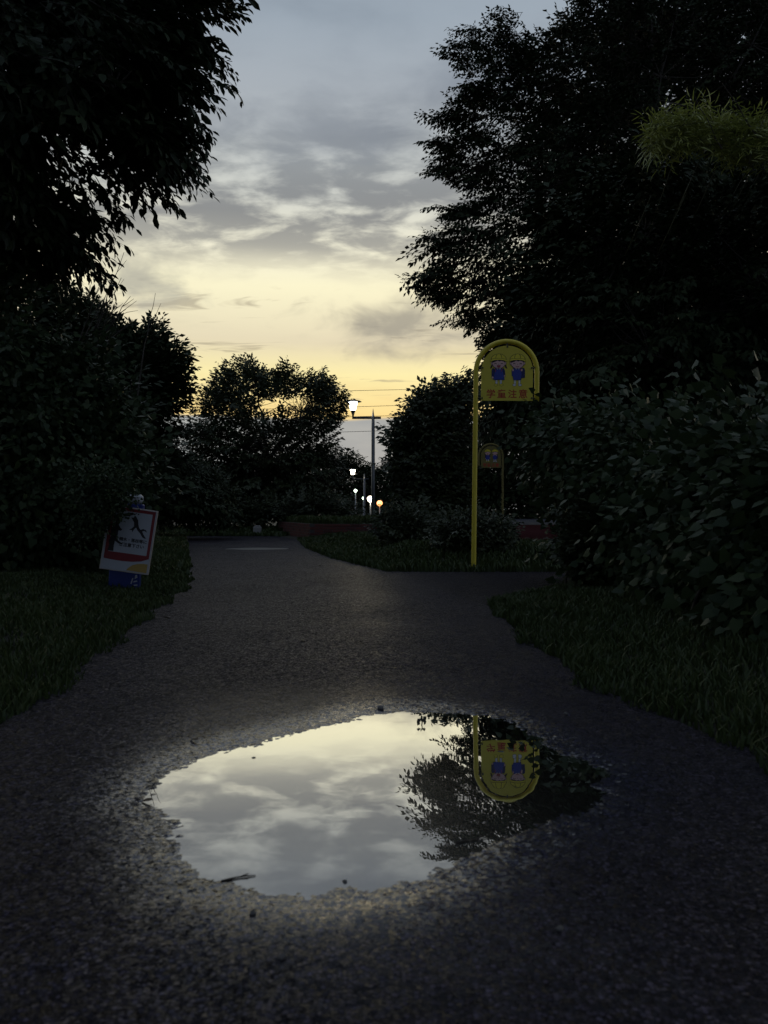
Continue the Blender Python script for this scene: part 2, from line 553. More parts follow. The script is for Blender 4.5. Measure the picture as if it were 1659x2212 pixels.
def sdist(px, py, poly):
    """signed distance to a polygon, negative inside"""
    px = np.asarray(px, float).ravel(); py = np.asarray(py, float).ravel()
    d = np.full(px.shape, 1e9); ins = np.zeros(px.shape, bool)
    n = len(poly)
    for i in range(n):
        x0, y0 = poly[i]; x1, y1 = poly[(i + 1) % n]
        ex, ey = x1 - x0, y1 - y0
        t = np.clip(((px - x0) * ex + (py - y0) * ey) / max(ex * ex + ey * ey, 1e-12), 0, 1)
        d = np.minimum(d, (px - x0 - t * ex) ** 2 + (py - y0 - t * ey) ** 2)
        c = ((y0 > py) != (y1 > py))
        with np.errstate(divide='ignore', invalid='ignore'):
            ins ^= c & (px < (x1 - x0) * (py - y0) / (y1 - y0 + 1e-30) + x0)
    d = np.sqrt(d)
    return np.where(ins, -d, d)


def sstep(x, a, b):
    t = np.clip((x - a) / (b - a), 0, 1)
    return t * t * (3 - 2 * t)


# ------------------------------------------------------------------ path outline
L_px = [(0, 1570), (100, 1500), (200, 1420), (330, 1318), (398, 1270), (402, 1230), (402, 1200), (398, 1170), (396, 1158)]
R_px = [(1659, 1640), (1420, 1540), (1300, 1490), (1230, 1440), (1130, 1370), (1085, 1320), (850, 1240), (765, 1207), (735, 1195), (660, 1170), (600, 1159)]
Lw = np.array([G(*p) for p in L_px]); Rw = np.array([G(*p) for p in R_px])


def xl(y): return np.interp(y, np.r_[-3, .8, Lw[:, 1], 26], np.r_[-1.25, -1.16, Lw[:, 0], -7.5])
def xr(y): return np.interp(y, np.r_[-3, .8, Rw[:, 1], 26], np.r_[1.2, 1.1, Rw[:, 0], -4.4])


SIDE_LO = np.array([[.75, 5.55], [1.05, 6.15], [1.65, 7.0], [3.2, 7.5], [7.0, 8.2]])
SIDE_HI = np.array([[.05, 8.55], [1.0, 8.5], [2.0, 8.55], [3.4, 9.0], [7.0, 10.0]])
side_poly = np.vstack([[[-.15, 8.45]], SIDE_HI, SIDE_LO[::-1], [[.45, 5.7]]])
puddle_px = [(308, 1735), (330, 1700), (370, 1670), (420, 1645), (480, 1622), (560, 1605), (620, 1590), (700, 1568), (780, 1550), (850, 1541), (950, 1538), (1040, 1546),
             (1090, 1555), (1130, 1575), (1165, 1600), (1210, 1630), (1260, 1650), (1308, 1668), (1290, 1700), (1280, 1730), (1250, 1752), (1200, 1770), (1130, 1790), (1080, 1810),
             (1030, 1835), (980, 1865), (900, 1895), (800, 1918), (700, 1927), (600, 1924), (520, 1915), (470, 1900), (420, 1880), (395, 1850), (385, 1810), (370, 1775), (345, 1750)]
puddle = np.array([G(*p) for p in puddle_px])
FAR_C, FAR_R = np.array([-2.22, 14.0]), np.array([.60, .52])


def drop(x, y):
    """the land falls away gently beyond the end of the path"""
    return -.058 * np.clip(y - 24.5, 0, 42) * sstep(-np.asarray(x, float), -3.0, -.5)


def ground_z(x, y):
    x = np.asarray(x, float); y = np.asarray(y, float)
    dl = xl(y) - x; dr = x - xr(y)
    d = np.where(y < 21.5, np.maximum(dl, dr), np.maximum(np.maximum(dl, dr), y - 21.5))
    ds = sdist(x.ravel(), y.ravel(), side_poly).reshape(x.shape)
    d = np.minimum(d, ds)
    bank = .02 * sstep(d, -.02, .12) + .10 * sstep(d, .1, 1.2)
    bank = bank + .10 * sstep(d, .2, 1.0) * np.exp(-((x - 1.2) ** 2 + (y - 10.2) ** 2) / 4.0)      # hump under the yellow sign
    bank = bank + .02 * vnoise(x, y, 1.7, 3) * sstep(d, .1, .6)
    z = np.where(d < 0.0, -.06, -.012 + bank)
    return z + drop(x, y)


def stones(x, y, cell, seed):
    rng = np.random.RandomState(seed)
    J = rng.uniform(0, 1, (512, 512, 3))
    gx = x / cell; gy = y / cell
    ix = np.floor(gx).astype(int); iy = np.floor(gy).astype(int)
    best = np.full(x.shape, 9.0); h = np.zeros(x.shape)
    for a in (-1, 0, 1):
        for c in (-1, 0, 1):
            j = J[(ix + a) & 511, (iy + c) & 511]
            dd = (ix + a + j[..., 0] - gx) ** 2 + (iy + c + j[..., 1] - gy) ** 2
            m = dd < best
            best = np.where(m, dd, best); h = np.where(m, j[..., 2], h)
    return np.sqrt(np.clip(1 - best * 1.6, 0, 1)) * (.35 + .65 * h)


# main path: fine rows near the camera, coarser ones away from it
rows = [np.linspace(-3, .78, 24)[:-1], np.arange(.78, 2.9, .0058)]
y = 2.9; far = []
while y < 21.6:
    far.append(y); y += min(.0055 * (y / 2.6) ** 1.75 + .002, .10)
rows = np.concatenate(rows + [np.array(far)])
NCOL = 340
tt = np.linspace(0, 1, NCOL)
wob = .035 * vnoise(rows, rows * 0 + 3.3, 2.3, 5) + .02 * vnoise(rows, rows * 0, 9, 6)
wob2 = .035 * vnoise(rows, rows * 0 + 9.3, 2.3, 7) + .02 * vnoise(rows, rows * 0, 9, 8)
xa = xl(rows) + wob; xb = xr(rows) + wob2
PX = xa[:, None] + (xb - xa)[:, None] * tt[None, :]
PY = np.repeat(rows[:, None], NCOL, 1)
PZ = .0085 + .004 * vnoise(PX, PY, 1.3, 11) + .003 * vnoise(PX, PY, 3.1, 12)
near = (PY < 3.2) & (PY > .6)
dp = np.full(PX.shape, 1.0)
dp[near] = sdist(PX[near], PY[near], puddle)
dp = dp + .016 * vnoise(PX, PY, 16, 13) + .010 * vnoise(PX, PY, 45, 14) + .006 * vnoise(PX, PY, 90, 19)
basin = np.where(dp > 0, .075 * dp * np.exp(-dp / .30), .10 * np.maximum(dp, -.22))
kb = sstep(-dp, -.35, -.05)
PZ = PZ * (1 - kb) + (basin - .0006) * kb
df = np.sqrt(((PX - FAR_C[0]) / FAR_R[0]) ** 2 + ((PY - FAR_C[1]) / FAR_R[1]) ** 2) - 1 + .12 * vnoise(PX, PY, 5, 21)
PZ -= .026 * sstep(-df, -.25, .35)
agg = stones(PX, PY, .0085, 31)
agg = np.where((PY > .6) & (PY < 8), agg, .5)
PZ += .0017 * (agg - .42) * np.where(dp < -.05, .4, .30 + .70 * sstep(-dp, -.09, -.02))
agg2 = np.clip(stones(PX, PY, .015, 33) - .52, 0, 1)
PZ += .0085 * agg2 * sstep(-dp, -.02, .0) * (1 - sstep(-dp, .010, .030)) * sstep(vnoise(PX, PY, 5, 35), -.1, .5)
PZ[:, 0] -= .02; PZ[:, -1] -= .02
wet = np.clip(sstep(-dp, -.22, 0.01), 0, 1) * .75 + .03 + .36 * np.exp(-(np.maximum(dp, 0) / .42) ** 2) + .3 * sstep(-df, -.5, 0)
wet = np.clip(wet + .10 * vnoise(PX, PY, 2.2, 15), 0, 1)
nr = len(rows)
ii = (np.arange(nr - 1)[:, None] * NCOL + np.arange(NCOL - 1)[None, :])
PF = np.stack([ii, ii + 1, ii + NCOL + 1, ii + NCOL], -1).reshape(-1, 4)
me = mesh_np('path', np.stack([PX, PY, PZ], -1).reshape(-1, 3), PF, wet.ravel(), 'wet', smooth=True)
tag(obj('path', me, M['asphalt']), 'worn asphalt footpath running away from the camera', kind='structure')


def sheet(name, poly, z, mat, zfun=None, step=.25):
    poly = np.array(poly, float)
    x_, y_ = poly[:, 0], poly[:, 1]
    if (x_ * np.roll(y_, -1) - np.roll(x_, -1) * y_).sum() < 0: poly = poly[::-1]      # face up
    me = bpy.data.meshes.new(name)
    me.from_pydata([(x, y, z) for x, y in poly], [], [tuple(range(len(poly)))])
    me.update()
    return obj(name, me, mat)


# water lying in the hollow (its rim disappears under the rising asphalt)
cen = puddle.mean(0)
grow = np.array([p + (p - cen) / np.linalg.norm(p - cen) * .05 for p in puddle])
tag(sheet('puddle', grow, 0.0, M['water']), 'large still puddle mirroring the sky in the path', kind='structure')
fp = [(FAR_C[0] + FAR_R[0] * 1.05 * math.cos(a), FAR_C[1] + FAR_R[1] * 1.05 * math.sin(a)) for a in np.linspace(0, 2 * math.pi, 36)[:-1]]
tag(sheet('puddle', fp, -.0065, M['water_film']), 'small distant puddle shining on the path', kind='structure')

# side path, red paving and road
sp = tag(sheet('side_path', side_poly, .002, M['asphalt_side']), 'branch of the path leading off to the right', kind='structure')
tag(sheet('red_pavement', [(1.55, 11.2), (2.6, 10.6), (7.5, 9.2), (13, 20), (16, 31.4), (4.6, 31.8)], .125, M['red_paving']), 'dull red pavement beyond the grass', kind='structure')
tag(sheet('road', [(4.4, 32.0), (22, 31.6), (60, 52), (60, 90), (5, 60)], .13, M['road']), 'grey road beyond the red pavement', kind='structure')
tag(sheet('road_marking', [(7.4, 32.6), (8.6, 32.4), (8.7, 33.6), (7.5, 33.9)], .138, M['white_line']), 'short white line painted on the road', kind='structure')

# ground: one sheet, fine near the path and reaching the horizon
gx = np.unique(np.round(np.concatenate([np.arange(-9, 9.01, .17), np.linspace(-60, -9, 22), np.linspace(9, 60, 22), [-900, -400, -150, 150, 400, 900]]), 3))
gy = np.unique(np.round(np.concatenate([np.arange(-3, 26, .17), np.linspace(26, 110, 36), np.linspace(-40, -3, 10), [-900, -300, 160, 300, 600, 1500]]), 3))
GX, GY = np.meshgrid(gx, gy)
GZ = ground_z(GX, GY)
ii = (np.arange(len(gy) - 1)[:, None] * len(gx) + np.arange(len(gx) - 1)[None, :])
GF = np.stack([ii, ii + 1, ii + len(gx) + 1, ii + len(gx)], -1).reshape(-1, 4)
tag(obj('ground', mesh_np('ground', np.stack([GX, GY, GZ], -1).reshape(-1, 3), GF, smooth=True), M['soil']), 'dark soil under grass and hedges', kind='structure')


# ------------------------------------------------------------------ leaves and sprays
def T(V, F): return np.array(V, float), np.array(F, int)


# templates: length along +x, width along y, normal z
LEAF_OVAL = T([(0, 0, 0), (.28, .20, .03), (.66, .20, .0), (1, 0, -.13), (.66, -.20, .0), (.28, -.20, .03)], [(0, 2, 1), (0, 3, 2), (0, 4, 3), (0, 5, 4)])
LEAF_SIMPLE = T([(0, 0, 0), (.45, .26, .05), (1, 0, -.1), (.45, -.26, .05)], [(0, 2, 1), (0, 3, 2)])
LEAF_HEART = T([(0, 0, .02), (-.13, .33, -.02), (.32, .45, -.05), (1, 0, -.12), (.32, -.45, -.05), (-.13, -.33, -.02)], [(0, 2, 1), (0, 3, 2), (0, 4, 3), (0, 5, 4)])
LEAF_BLADE = T([(0, 0, 0), (.3, .055, .02), (.3, -.055, .02), (.7, .04, -.05), (.7, -.04, -.05), (1, 0, -.2)], [(0, 2, 1), (1, 2, 4), (1, 4, 3), (3, 4, 5)])


def basis(d, up):
    d = d / np.maximum(np.linalg.norm(d, axis=-1, keepdims=True), 1e-9)
    s = np.cross(up, d)
    n = np.linalg.norm(s, axis=-1, keepdims=True)
    s = np.where(n < 1e-4, np.array([1., 0, 0]), s / np.maximum(n, 1e-9))
    return np.stack([d, s, np.cross(d, s)], -1)      # columns: x, y, z


def place(tpl, pos, R, size):
    V, F = tpl
    W = np.einsum('nij,kj->nki', R, V) * size[:, None, None] + pos[:, None, :]
    FF = F[None] + (np.arange(len(pos)) * len(V))[:, None, None]
    return W.reshape(-1, 3), FF.reshape(-1, 3)


class Spray:
    """a leafy branchlet growing along +x with its leaves spread sideways"""
    def __init__(s, rng, tpl, L=1.0, ntw=9, leaf=.1, gap=.06, droop=.25, hang=.5, spread=.9, stem_r=.006, tw=.45, tubes_k=1):
        ps, ds, us, zs = [], [], [], []
        tubes = []
        t = np.linspace(0, 1, 7)
        stem = np.stack([L * t, .05 * L * np.sin(t * 4 + rng.uniform(0, 6)), -droop * L * t ** 2 + .03 * L * np.sin(t * 5 + rng.uniform(0, 6))], 1)
        if tubes_k == 2: tubes.append((stem, stem_r * (1.1 - .8 * t)))
        elif tubes_k == 1: tubes.append((stem[::3], stem_r * (1.1 - .8 * t[::3])))
        for k in range(ntw):
            tk = .12 + .88 * (k + rng.uniform(-.3, .3)) / ntw
            tk = min(max(tk, .05), .99)
            p0 = np.array([np.interp(tk, t, stem[:, i]) for i in range(3)])
            sd = 1 if k % 2 else -1
            a = rng.uniform(.5, 1.0) * spread
            d = np.array([math.cos(a), sd * math.sin(a), rng.uniform(-.35, .35) - droop * tk])
            d /= np.linalg.norm(d)
            tl = L * (tw * (1 - tk) + .16) * rng.uniform(.7, 1.2)
            q = np.linspace(0, 1, 4)
            tw_p = p0 + d * tl * q[:, None] + np.array([0, 0, -1]) * (droop * tl * q ** 2)[:, None]
            if tubes_k: tubes.append((tw_p[::3], stem_r * .5 * (1.1 - .7 * q[::3])))
            nl = max(2, int(tl / gap))
            for j in range(nl + 1):
                f = (j + .3) / (nl + .3)
                pp = np.array([np.interp(f, q, tw_p[:, i]) for i in range(3)])
                sg = 1 if j % 2 else -1
                sdv = np.cross([0, 0, 1], d)
                ld = d * rng.uniform(.5, 1) + sg * sdv * rng.uniform(.3, .9) * (j < nl) + np.array([0, 0, -1]) * rng.uniform(.1, 1.4) * hang
                ps.append(pp); ds.append(ld); us.append(np.array([rng.normal(0, .35), rng.normal(0, .35), 1]))
                zs.append(leaf * rng.uniform(.65, 1.2))
        s.p = np.array(ps); s.R = basis(np.array(ds), np.array(us)); s.z = np.array(zs)
        s.tone = rng.uniform(0, 1, len(ps))
        s.tpl = tpl
        s.LV, s.LF = place(tpl, s.p, s.R, s.z)
        s.lt = np.repeat(s.tone, len(tpl[0]))
        SV, SF = [], []; o = 0
        for pts, r in tubes:
            v, f = tube_np(pts, r, 3)
            SV.append(v); SF.append(f + o); o += len(v)
        s.SV = np.concatenate(SV) if SV else np.zeros((0, 3)); s.SF = np.concatenate(SF) if SF else np.zeros((0, 4), int)


def make_sprays(n, seed, tpl, **kw):
    rng = np.random.RandomState(seed)
    return [Spray(rng, tpl, **kw) for _ in range(n)]


class Crown:
    """collects placed sprays; builds the leaf mass, the twigs and, if wanted, single leaves"""
    def __init__(s): s.items = []

    def put(s, spray, pos, d, scale=1.0, up=(0, 0, 1)):
        R = basis(np.array([d], float), np.array([up], float))[0]
        s.items.append((spray, np.array(pos, float), R, scale))

    def build(s, parent, leaf_m, twig_m, n_single=0, leaf_name='foliage', twigs=True, single_up=1.0, links=None):
        singles = set()
        if n_single:
            cand = []
            for i, (sp, p, R, k) in enumerate(s.items):
                W = sp.p @ R.T * k + p
                ok = W[:, 1] > .5
                u = UC + F0 * W[:, 0] / W[:, 1]; v = VC - F0 * (W[:, 2] - CH) / W[:, 1]
                ok &= (u > 0) & (u < 1659) & (v > 0) & (v < 2212)
                for j in np.nonzero(ok)[0]: cand.append((sp.z[j] * k / W[j, 1], i, j))
            cand.sort(reverse=True)
            # the nearest candidates, thinned so that the single leaves are spread over the plant
            step = max(1, int(len(cand) * .35 / n_single))
            singles = set((i, j) for _, i, j in cand[::step][:n_single])
        VV, FF, TT, SV, SF = [], [], [], [], []
        o = so = 0
        leaf_me = None
        par_inv = parent.matrix_world.inverted() if False else Matrix.Translation(-parent.location)
        pl = np.array(parent.location)
        for i, (sp, p, R, k) in enumerate(s.items):
            keep = np.ones(len(sp.p), bool)
            if n_single:
                for j in range(len(sp.p)):
                    if (i, j) in singles: keep[j] = False
            nv = len(sp.tpl[0]); nf = len(sp.tpl[1])
            V = sp.LV @ R.T * k + p - pl
            if keep.all():
                VV.append(V); FF.append(sp.LF + o); TT.append(sp.lt); o += len(V)
            else:
                V3 = V.reshape(len(sp.p), nv, 3)[keep].reshape(-1, 3)
                F3 = sp.tpl[1][None] + (np.arange(keep.sum()) * nv)[:, None, None]
                VV.append(V3); FF.append(F3.reshape(-1, 3) + o); TT.append(np.repeat(sp.tone[keep], nv)); o += len(V3)
                if leaf_me is None:
                    leaf_me = mesh_np('leaf', sp.tpl[0], sp.tpl[1], np.full(nv, .5), smooth=True)
                    leaf_me.materials.append(leaf_m)
                for j in np.nonzero(~keep)[0]:
                    RR = R @ sp.R[j] * (sp.z[j] * k)
                    pos = sp.p[j] @ R.T * k + p - pl
                    ob = bpy.data.objects.new('leaf', leaf_me)
                    COL.objects.link(ob)
                    ob.parent = parent
                    mw = Matrix([list(RR[a]) + [pos[a]] for a in range(3)] + [[0, 0, 0, 1]])
                    ob.matrix_local = mw
            if twigs and len(sp.SV):
                v = sp.SV @ R.T * k + p - pl
                SV.append(v); SF.append(sp.SF + so); so += len(v)
        V = np.concatenate(VV); Fm = np.concatenate(FF)
        fo = obj(leaf_name, mesh_np(leaf_name, V, Fm, np.concatenate(TT)), leaf_m, parent)
        fo['kind'] = 'stuff'
        if links is not None:
            for pts, r in links:
                v, f = tube_np(np.array(pts) - pl, np.array(r), 3)
                SV.append(v); SF.append(f + so); so += len(v)
        if SV:
            tw = obj('twigs', mesh_np('twigs', np.concatenate(SV), np.concatenate(SF)), twig_m, parent)
            tw['kind'] = 'stuff'
        return fo


def sample_poly(poly, n, rng, margin=0.0):
    poly = np.array(poly, float)
    lo, hi = poly.min(0), poly.max(0)
    out = np.zeros((0, 3))
    while len(out) < n:
        q = rng.uniform(lo, hi, (n * 3, 2))
        d = -sdist(q[:, 0], q[:, 1], poly)
        q = np.column_stack([q, d])[d > margin]
        out = np.vstack([out, q])
    return out[:n]


def limb(rng, a, c, r0, r1, n=7, wig=.06, sag=0.0):
    t = np.linspace(0, 1, n)
    L = np.linalg.norm(np.array(c) - np.array(a))
    pts = np.array(a) + (np.array(c) - np.array(a)) * t[:, None]
    pts[1:-1] += rng.normal(0, wig * L / n * 1.6, (n - 2, 3))
    pts[:, 2] += sag * L * np.sin(t * np.pi)
    return pts, r0 + (r1 - r0) * t


def tree(name, label, base, poly, D, depth, n, sprays, leaf_m, seed, scale=(.8, 1.2), trunk_r=.16, core=(0, 0), zflat=.5, n_single=0, margin=.30, nlimb=9,
         group=None, trunk_top=None, droop=0.0, keep=None, cat='tree', L=1.0, limb_r=.05, trunk_mat=None, edge=0, emargin=.08, tips=()):
    """core: photo point the branches radiate from; poly: outline of the crown in photo units at distance D"""
    rng = np.random.RandomState(seed)
    base = np.array(base, float)
    root = thing(name, label, cat, tuple(base), group=group)
    m2px = F0 / D
    cx, cy, cz = P(core[0], core[1], D)
    pts = sample_poly(poly, n, rng, margin * m2px)
    if edge:
        # extra sprays right behind the outline give it its ragged fingers
        e = sample_poly(poly, edge * 10, rng, emargin * m2px)
        e = e[e[:, 2] < (emargin + .42 * L) * m2px][:edge]
        pts = np.vstack([pts, e])
    cr = Crown()
    pos = []
    for ip, (u, v, d) in enumerate(pts):
        outer = ip >= n
        if keep is not None and not keep(u, v, rng): continue
        dm = d / m2px
        Y = D + rng.uniform(-1, 1) * min(depth, .2 + dm * 1.1)
        p = P(u, v, Y)
        dr = p - np.array([cx, cy, cz])
        dr[2] *= zflat
        dr /= max(np.linalg.norm(dr), 1e-6)
        dr += rng.normal(0, .24 if outer else .38, 3) * np.array([1, 1, .8]) + np.array([0, 0, -droop])
        dr /= np.linalg.norm(dr)
        k = rng.uniform(*scale)
        if outer: k *= .8
        o = p - dr * k * L * (.8 if outer else .55)
        cr.put(sprays[rng.randint(len(sprays))], o, dr, k, (rng.normal(0, .3), rng.normal(0, .3), 1))
        pos.append(o)
    # single long sprays that stick out of the outline
    for u0, v0, u1, v1 in tips:
        Y = D + rng.uniform(-.4, .4)
        a, c = P(u0, v0, Y), P(u1, v1, Y + rng.uniform(-.3, .3))
        dr = c - a + np.array([0, 0, .1 * np.linalg.norm(c - a)])
        for q in range(2):
            cr.put(sprays[rng.randint(len(sprays))], a + rng.normal(0, .06, 3) * q, dr + rng.normal(0, .05, 3) * q, np.linalg.norm(c - a) / L * (1.0 if q == 0 else .7), (rng.normal(0, .3), rng.normal(0, .3), 1))
            pos.append(a)
    pos = np.array(pos)
    # trunk and limbs
    top = np.array([cx, cy, cz]) if trunk_top is None else np.array(trunk_top, float)
    tp, tr = limb(rng, base - np.array([0, 0, .15]), top, trunk_r, trunk_r * .4, 9, .05)
    mb = MB(); mb.tube(tp - base, tr * (1 + .35 * np.exp(-np.linspace(0, 6, 9))), 10)
    mb.build('trunk', trunk_mat or M['bark'], root, smooth=True)
    pick = [rng.randint(len(pos))]
    for _ in range(nlimb - 1):
        dd = np.min([np.linalg.norm(pos - pos[k], axis=1) for k in pick], axis=0)
        pick.append(int(np.argmax(dd)))
    nodes = []
    for k in pick:
        f = np.clip((pos[k][2] - base[2]) / max(top[2] - base[2], .5) - .25 + rng.uniform(-.08, .08), .25, .98)
        a = np.array([np.interp(f, np.linspace(0, 1, 9), tp[:, i]) for i in range(3)])
        c = a + (pos[k] - a) * .93
        lp, lr = limb(rng, a, c, limb_r, limb_r * .25, 8, .07, .05)
        mb = MB(); mb.tube(lp - base, lr, 6)
        mb.build('branch', trunk_mat or M['bark'], root, smooth=True)
        nodes.append(lp[1:])
    nodes = np.concatenate(nodes + [tp[5:]])
    links = []
    for o in pos:
        dd = np.linalg.norm(nodes - o, axis=1)
        k = int(np.argmin(dd))
        if dd[k] < .05 or dd[k] > 3.5: continue
        links.append(limb(rng, nodes[k], o, .014, .006, 3, .08))
    cr.build(root, leaf_m, M['twig'], n_single, links=links)
    return root


# ------------------------------------------------------------------ grass
def grass(name, label, area, n, seed, h=(.05, .13), lean=.5, zfun=ground_z, width=.0028, clump=.25, mat='grass'):
    """area: list of (x, y) polygons"""
    rng = np.random.RandomState(seed)
    area = np.array(area, float)
    q = sample_poly(area, n, rng)
    x, y = q[:, 0], q[:, 1]
    dens = vnoise(x, y, 3.0, seed + 1) * .5 + vnoise(x, y, 9.0, seed + 2) * .5
    keep = rng.uniform(-1, 1, len(x)) < dens + .55
    x, y = x[keep], y[keep]; dens = dens[keep]
    n = len(x)
    z = zfun(x, y)
    H = rng.uniform(h[0], h[1], n) * (1 + clump * 1.4 * dens)
    a = rng.uniform(0, 2 * np.pi, n)
    wv = np.stack([np.cos(a), np.sin(a), 0 * a], 1)
    b_ = a + np.pi / 2 + rng.normal(0, .6, n)
    ln = np.stack([np.cos(b_), np.sin(b_), 0 * a], 1) * (rng.uniform(.05, 1, n) * lean * H)[:, None]
    base = np.stack([x, y, np.maximum(z, drop(x, y) - .004) - .008], 1)
    ww = (width * rng.uniform(.7, 1.6, n) * (1 + y / 7))[:, None]
    up = np.stack([0 * H, 0 * H, H], 1)
    V = np.stack([base - wv * ww, base + wv * ww, base + up * .6 + ln * .35 - wv * ww * .8, base + up * .6 + ln * .35 + wv * ww * .8, base + up * .95 + ln * 1.2], 1).reshape(-1, 3)
    k = np.arange(n)[:, None] * 5
    Fq = np.concatenate([k + np.array([[0, 1, 3, 2]])]); Ft = k + np.array([[2, 3, 4]])
    tone = np.repeat(np.clip(.5 + .4 * dens + rng.normal(0, .2, n), 0, 1), 5)
    me = mesh_np(name, V, [Fq, Ft], tone)
    return tag(obj(name, me, M[mat]), label, 'grass', kind='stuff')


yy = np.linspace(1.2, 20.8, 40)
la = [(float(xl(t)) + .03 + .05 * math.sin(t * 5), float(t)) for t in yy] + [(float(xl(t)) - (1.1 + .22 * min(t, 8)), float(t)) for t in yy[::-1]]
near_l = [(float(xl(t)) + .045 + .035 * math.sin(t * 7) + .02 * math.sin(t * 23), float(t)) for t in np.linspace(1.0, 8, 90)] + [(-3.4, 8.0), (-3.2, 5), (-2.4, 2.5), (-1.9, 1.0)]
far_l = [(float(xl(t)) + .03 + .05 * math.sin(t * 5), float(t)) for t in np.linspace(8, 21, 24)] + [(-7.5, 21), (-5.5, 14), (-3.4, 8.0)]
grass('grass', 'short wet grass on the verge left of the path', near_l, 62000, 41, (.022, .062))
grass('grass', 'grass strip left of the path beside the far hedge', far_l, 26000, 42, (.05, .11), width=.006)
near_r = [(float(xr(t)) - .045 + .035 * math.sin(t * 6) + .02 * math.sin(t * 19), float(t)) for t in np.linspace(1.0, 5.4, 80)] + [(.74, 5.6), (1.05, 6.1), (1.65, 6.95), (2.2, 7.2), (2.3, 5), (2.1, 2.5), (2.0, 1.0)]
grass('grass', 'tufted grass on the verge right of the path under the vine hedge', near_r, 58000, 43, (.025, .080), .7)
isl = [(.0, 8.6), (-.35, 9.6), (-.75, 11.0), (-1.4, 14), (-2.0, 18.2), (-.2, 18.2), (.6, 14.4), (1.7, 12.6), (2.4, 11.2), (3.0, 10.4), (3.0, 8.95), (1.9, 8.52), (1.0, 8.5)]
grass('grass', 'grass island round the foot of the yellow hoop sign', isl, 36000, 44, (.05, .12), .6, width=.005)
endg = [(-8.5, 20.9), (-2.6, 20.9), (-1.0, 24), (-1.5, 27), (-9, 27)]
grass('grass', 'grass beyond the far end of the path', endg, 26000, 45, (.06, .16), width=.008)

# ------------------------------------------------------------------ trees and hedges
SP_CHERRY = make_sprays(10, 1, LEAF_SIMPLE, L=1.15, ntw=10, leaf=.145, gap=.062, droop=.22, hang=.75, spread=.85, stem_r=.007)
SP_BROAD = make_sprays(10, 2, LEAF_OVAL, L=.85, ntw=7, leaf=.145, gap=.075, droop=.22, hang=.5, spread=.75, stem_r=.005, tubes_k=2)
SP_BUSH = make_sprays(10, 3, LEAF_SIMPLE, L=.75, ntw=8, leaf=.115, gap=.05, droop=-.05, hang=.45, spread=.9, stem_r=.005, tubes_k=0)
SP_VINE = make_sprays(10, 4, LEAF_HEART, L=.5, ntw=6, leaf=.053, gap=.044, droop=.5, hang=1.3, spread=.9, stem_r=.003, tubes_k=0)
SP_SHRUB = make_sprays(8, 6, LEAF_SIMPLE, L=.32, ntw=9, leaf=.045, gap=.020, droop=.1, hang=.3, spread=.8, stem_r=.003, tubes_k=0)
SP_BAMB = make_sprays(8, 5, LEAF_BLADE, L=.7, ntw=8, leaf=.21, gap=.045, droop=.15, hang=.25, spread=1.3, stem_r=.004, tw=.22)

far_sp = make_sprays(6, 12, LEAF_SIMPLE, L=2.2, ntw=9, leaf=.34, gap=.17, droop=.05, hang=.4, spread=.9, stem_r=.02, tubes_k=0)

# big tree on the right
poly_H = [(1062, 0), (1050, 30), (1035, 62), (985, 62), (955, 95), (985, 130), (972, 155), (1000, 190), (960, 208), (915, 240), (965, 270), (910, 300), (925, 330), (918, 365),
          (962, 392), (1010, 412), (925, 440), (945, 475), (905, 508), (950, 545), (880, 538), (905, 572), (870, 595), (910, 640), (965, 662), (945, 690), (1005, 700), (1010, 742),
          (1070, 742), (1180, 880), (1850, 900), (1850, -160), (1240, -160), (1228, 20), (1160, 62), (1120, 85), (1085, 20)]
Dh = 24.5
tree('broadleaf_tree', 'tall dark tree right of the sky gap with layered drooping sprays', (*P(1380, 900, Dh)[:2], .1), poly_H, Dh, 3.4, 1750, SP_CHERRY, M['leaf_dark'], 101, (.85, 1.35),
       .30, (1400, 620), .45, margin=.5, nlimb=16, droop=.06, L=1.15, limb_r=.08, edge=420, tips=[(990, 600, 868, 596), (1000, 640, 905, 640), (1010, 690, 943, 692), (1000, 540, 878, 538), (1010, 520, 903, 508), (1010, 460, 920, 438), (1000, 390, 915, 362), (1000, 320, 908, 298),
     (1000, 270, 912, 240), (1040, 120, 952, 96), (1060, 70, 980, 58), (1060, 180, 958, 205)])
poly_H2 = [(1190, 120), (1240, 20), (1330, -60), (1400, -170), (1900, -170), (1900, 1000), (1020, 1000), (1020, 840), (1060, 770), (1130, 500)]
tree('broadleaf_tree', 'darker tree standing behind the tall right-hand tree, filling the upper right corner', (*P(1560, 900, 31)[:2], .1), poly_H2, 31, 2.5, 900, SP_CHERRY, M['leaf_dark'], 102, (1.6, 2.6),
     .30, (1540, 500), .6, margin=.6, nlimb=10, L=1.15, limb_r=.09)

# tree overhanging from the left
poly_A = [(-260, -260), (505, -260), (520, -10), (480, 30), (462, 60), (470, 95), (500, 125), (524, 185), (470, 195), (440, 225), (462, 278), (438, 300), (455, 340), (440, 395), (385, 408),
          (372, 440), (320, 432), (290, 405), (265, 412), (310, 465), (250, 468), (290, 520), (235, 530), (272, 590), (210, 610), (140, 600), (60, 620), (-260, 640)]


def keep_A(u, v, rng):
    if 60 < u < 250 and 250 < v < 420: return rng.uniform() < .30
    return True


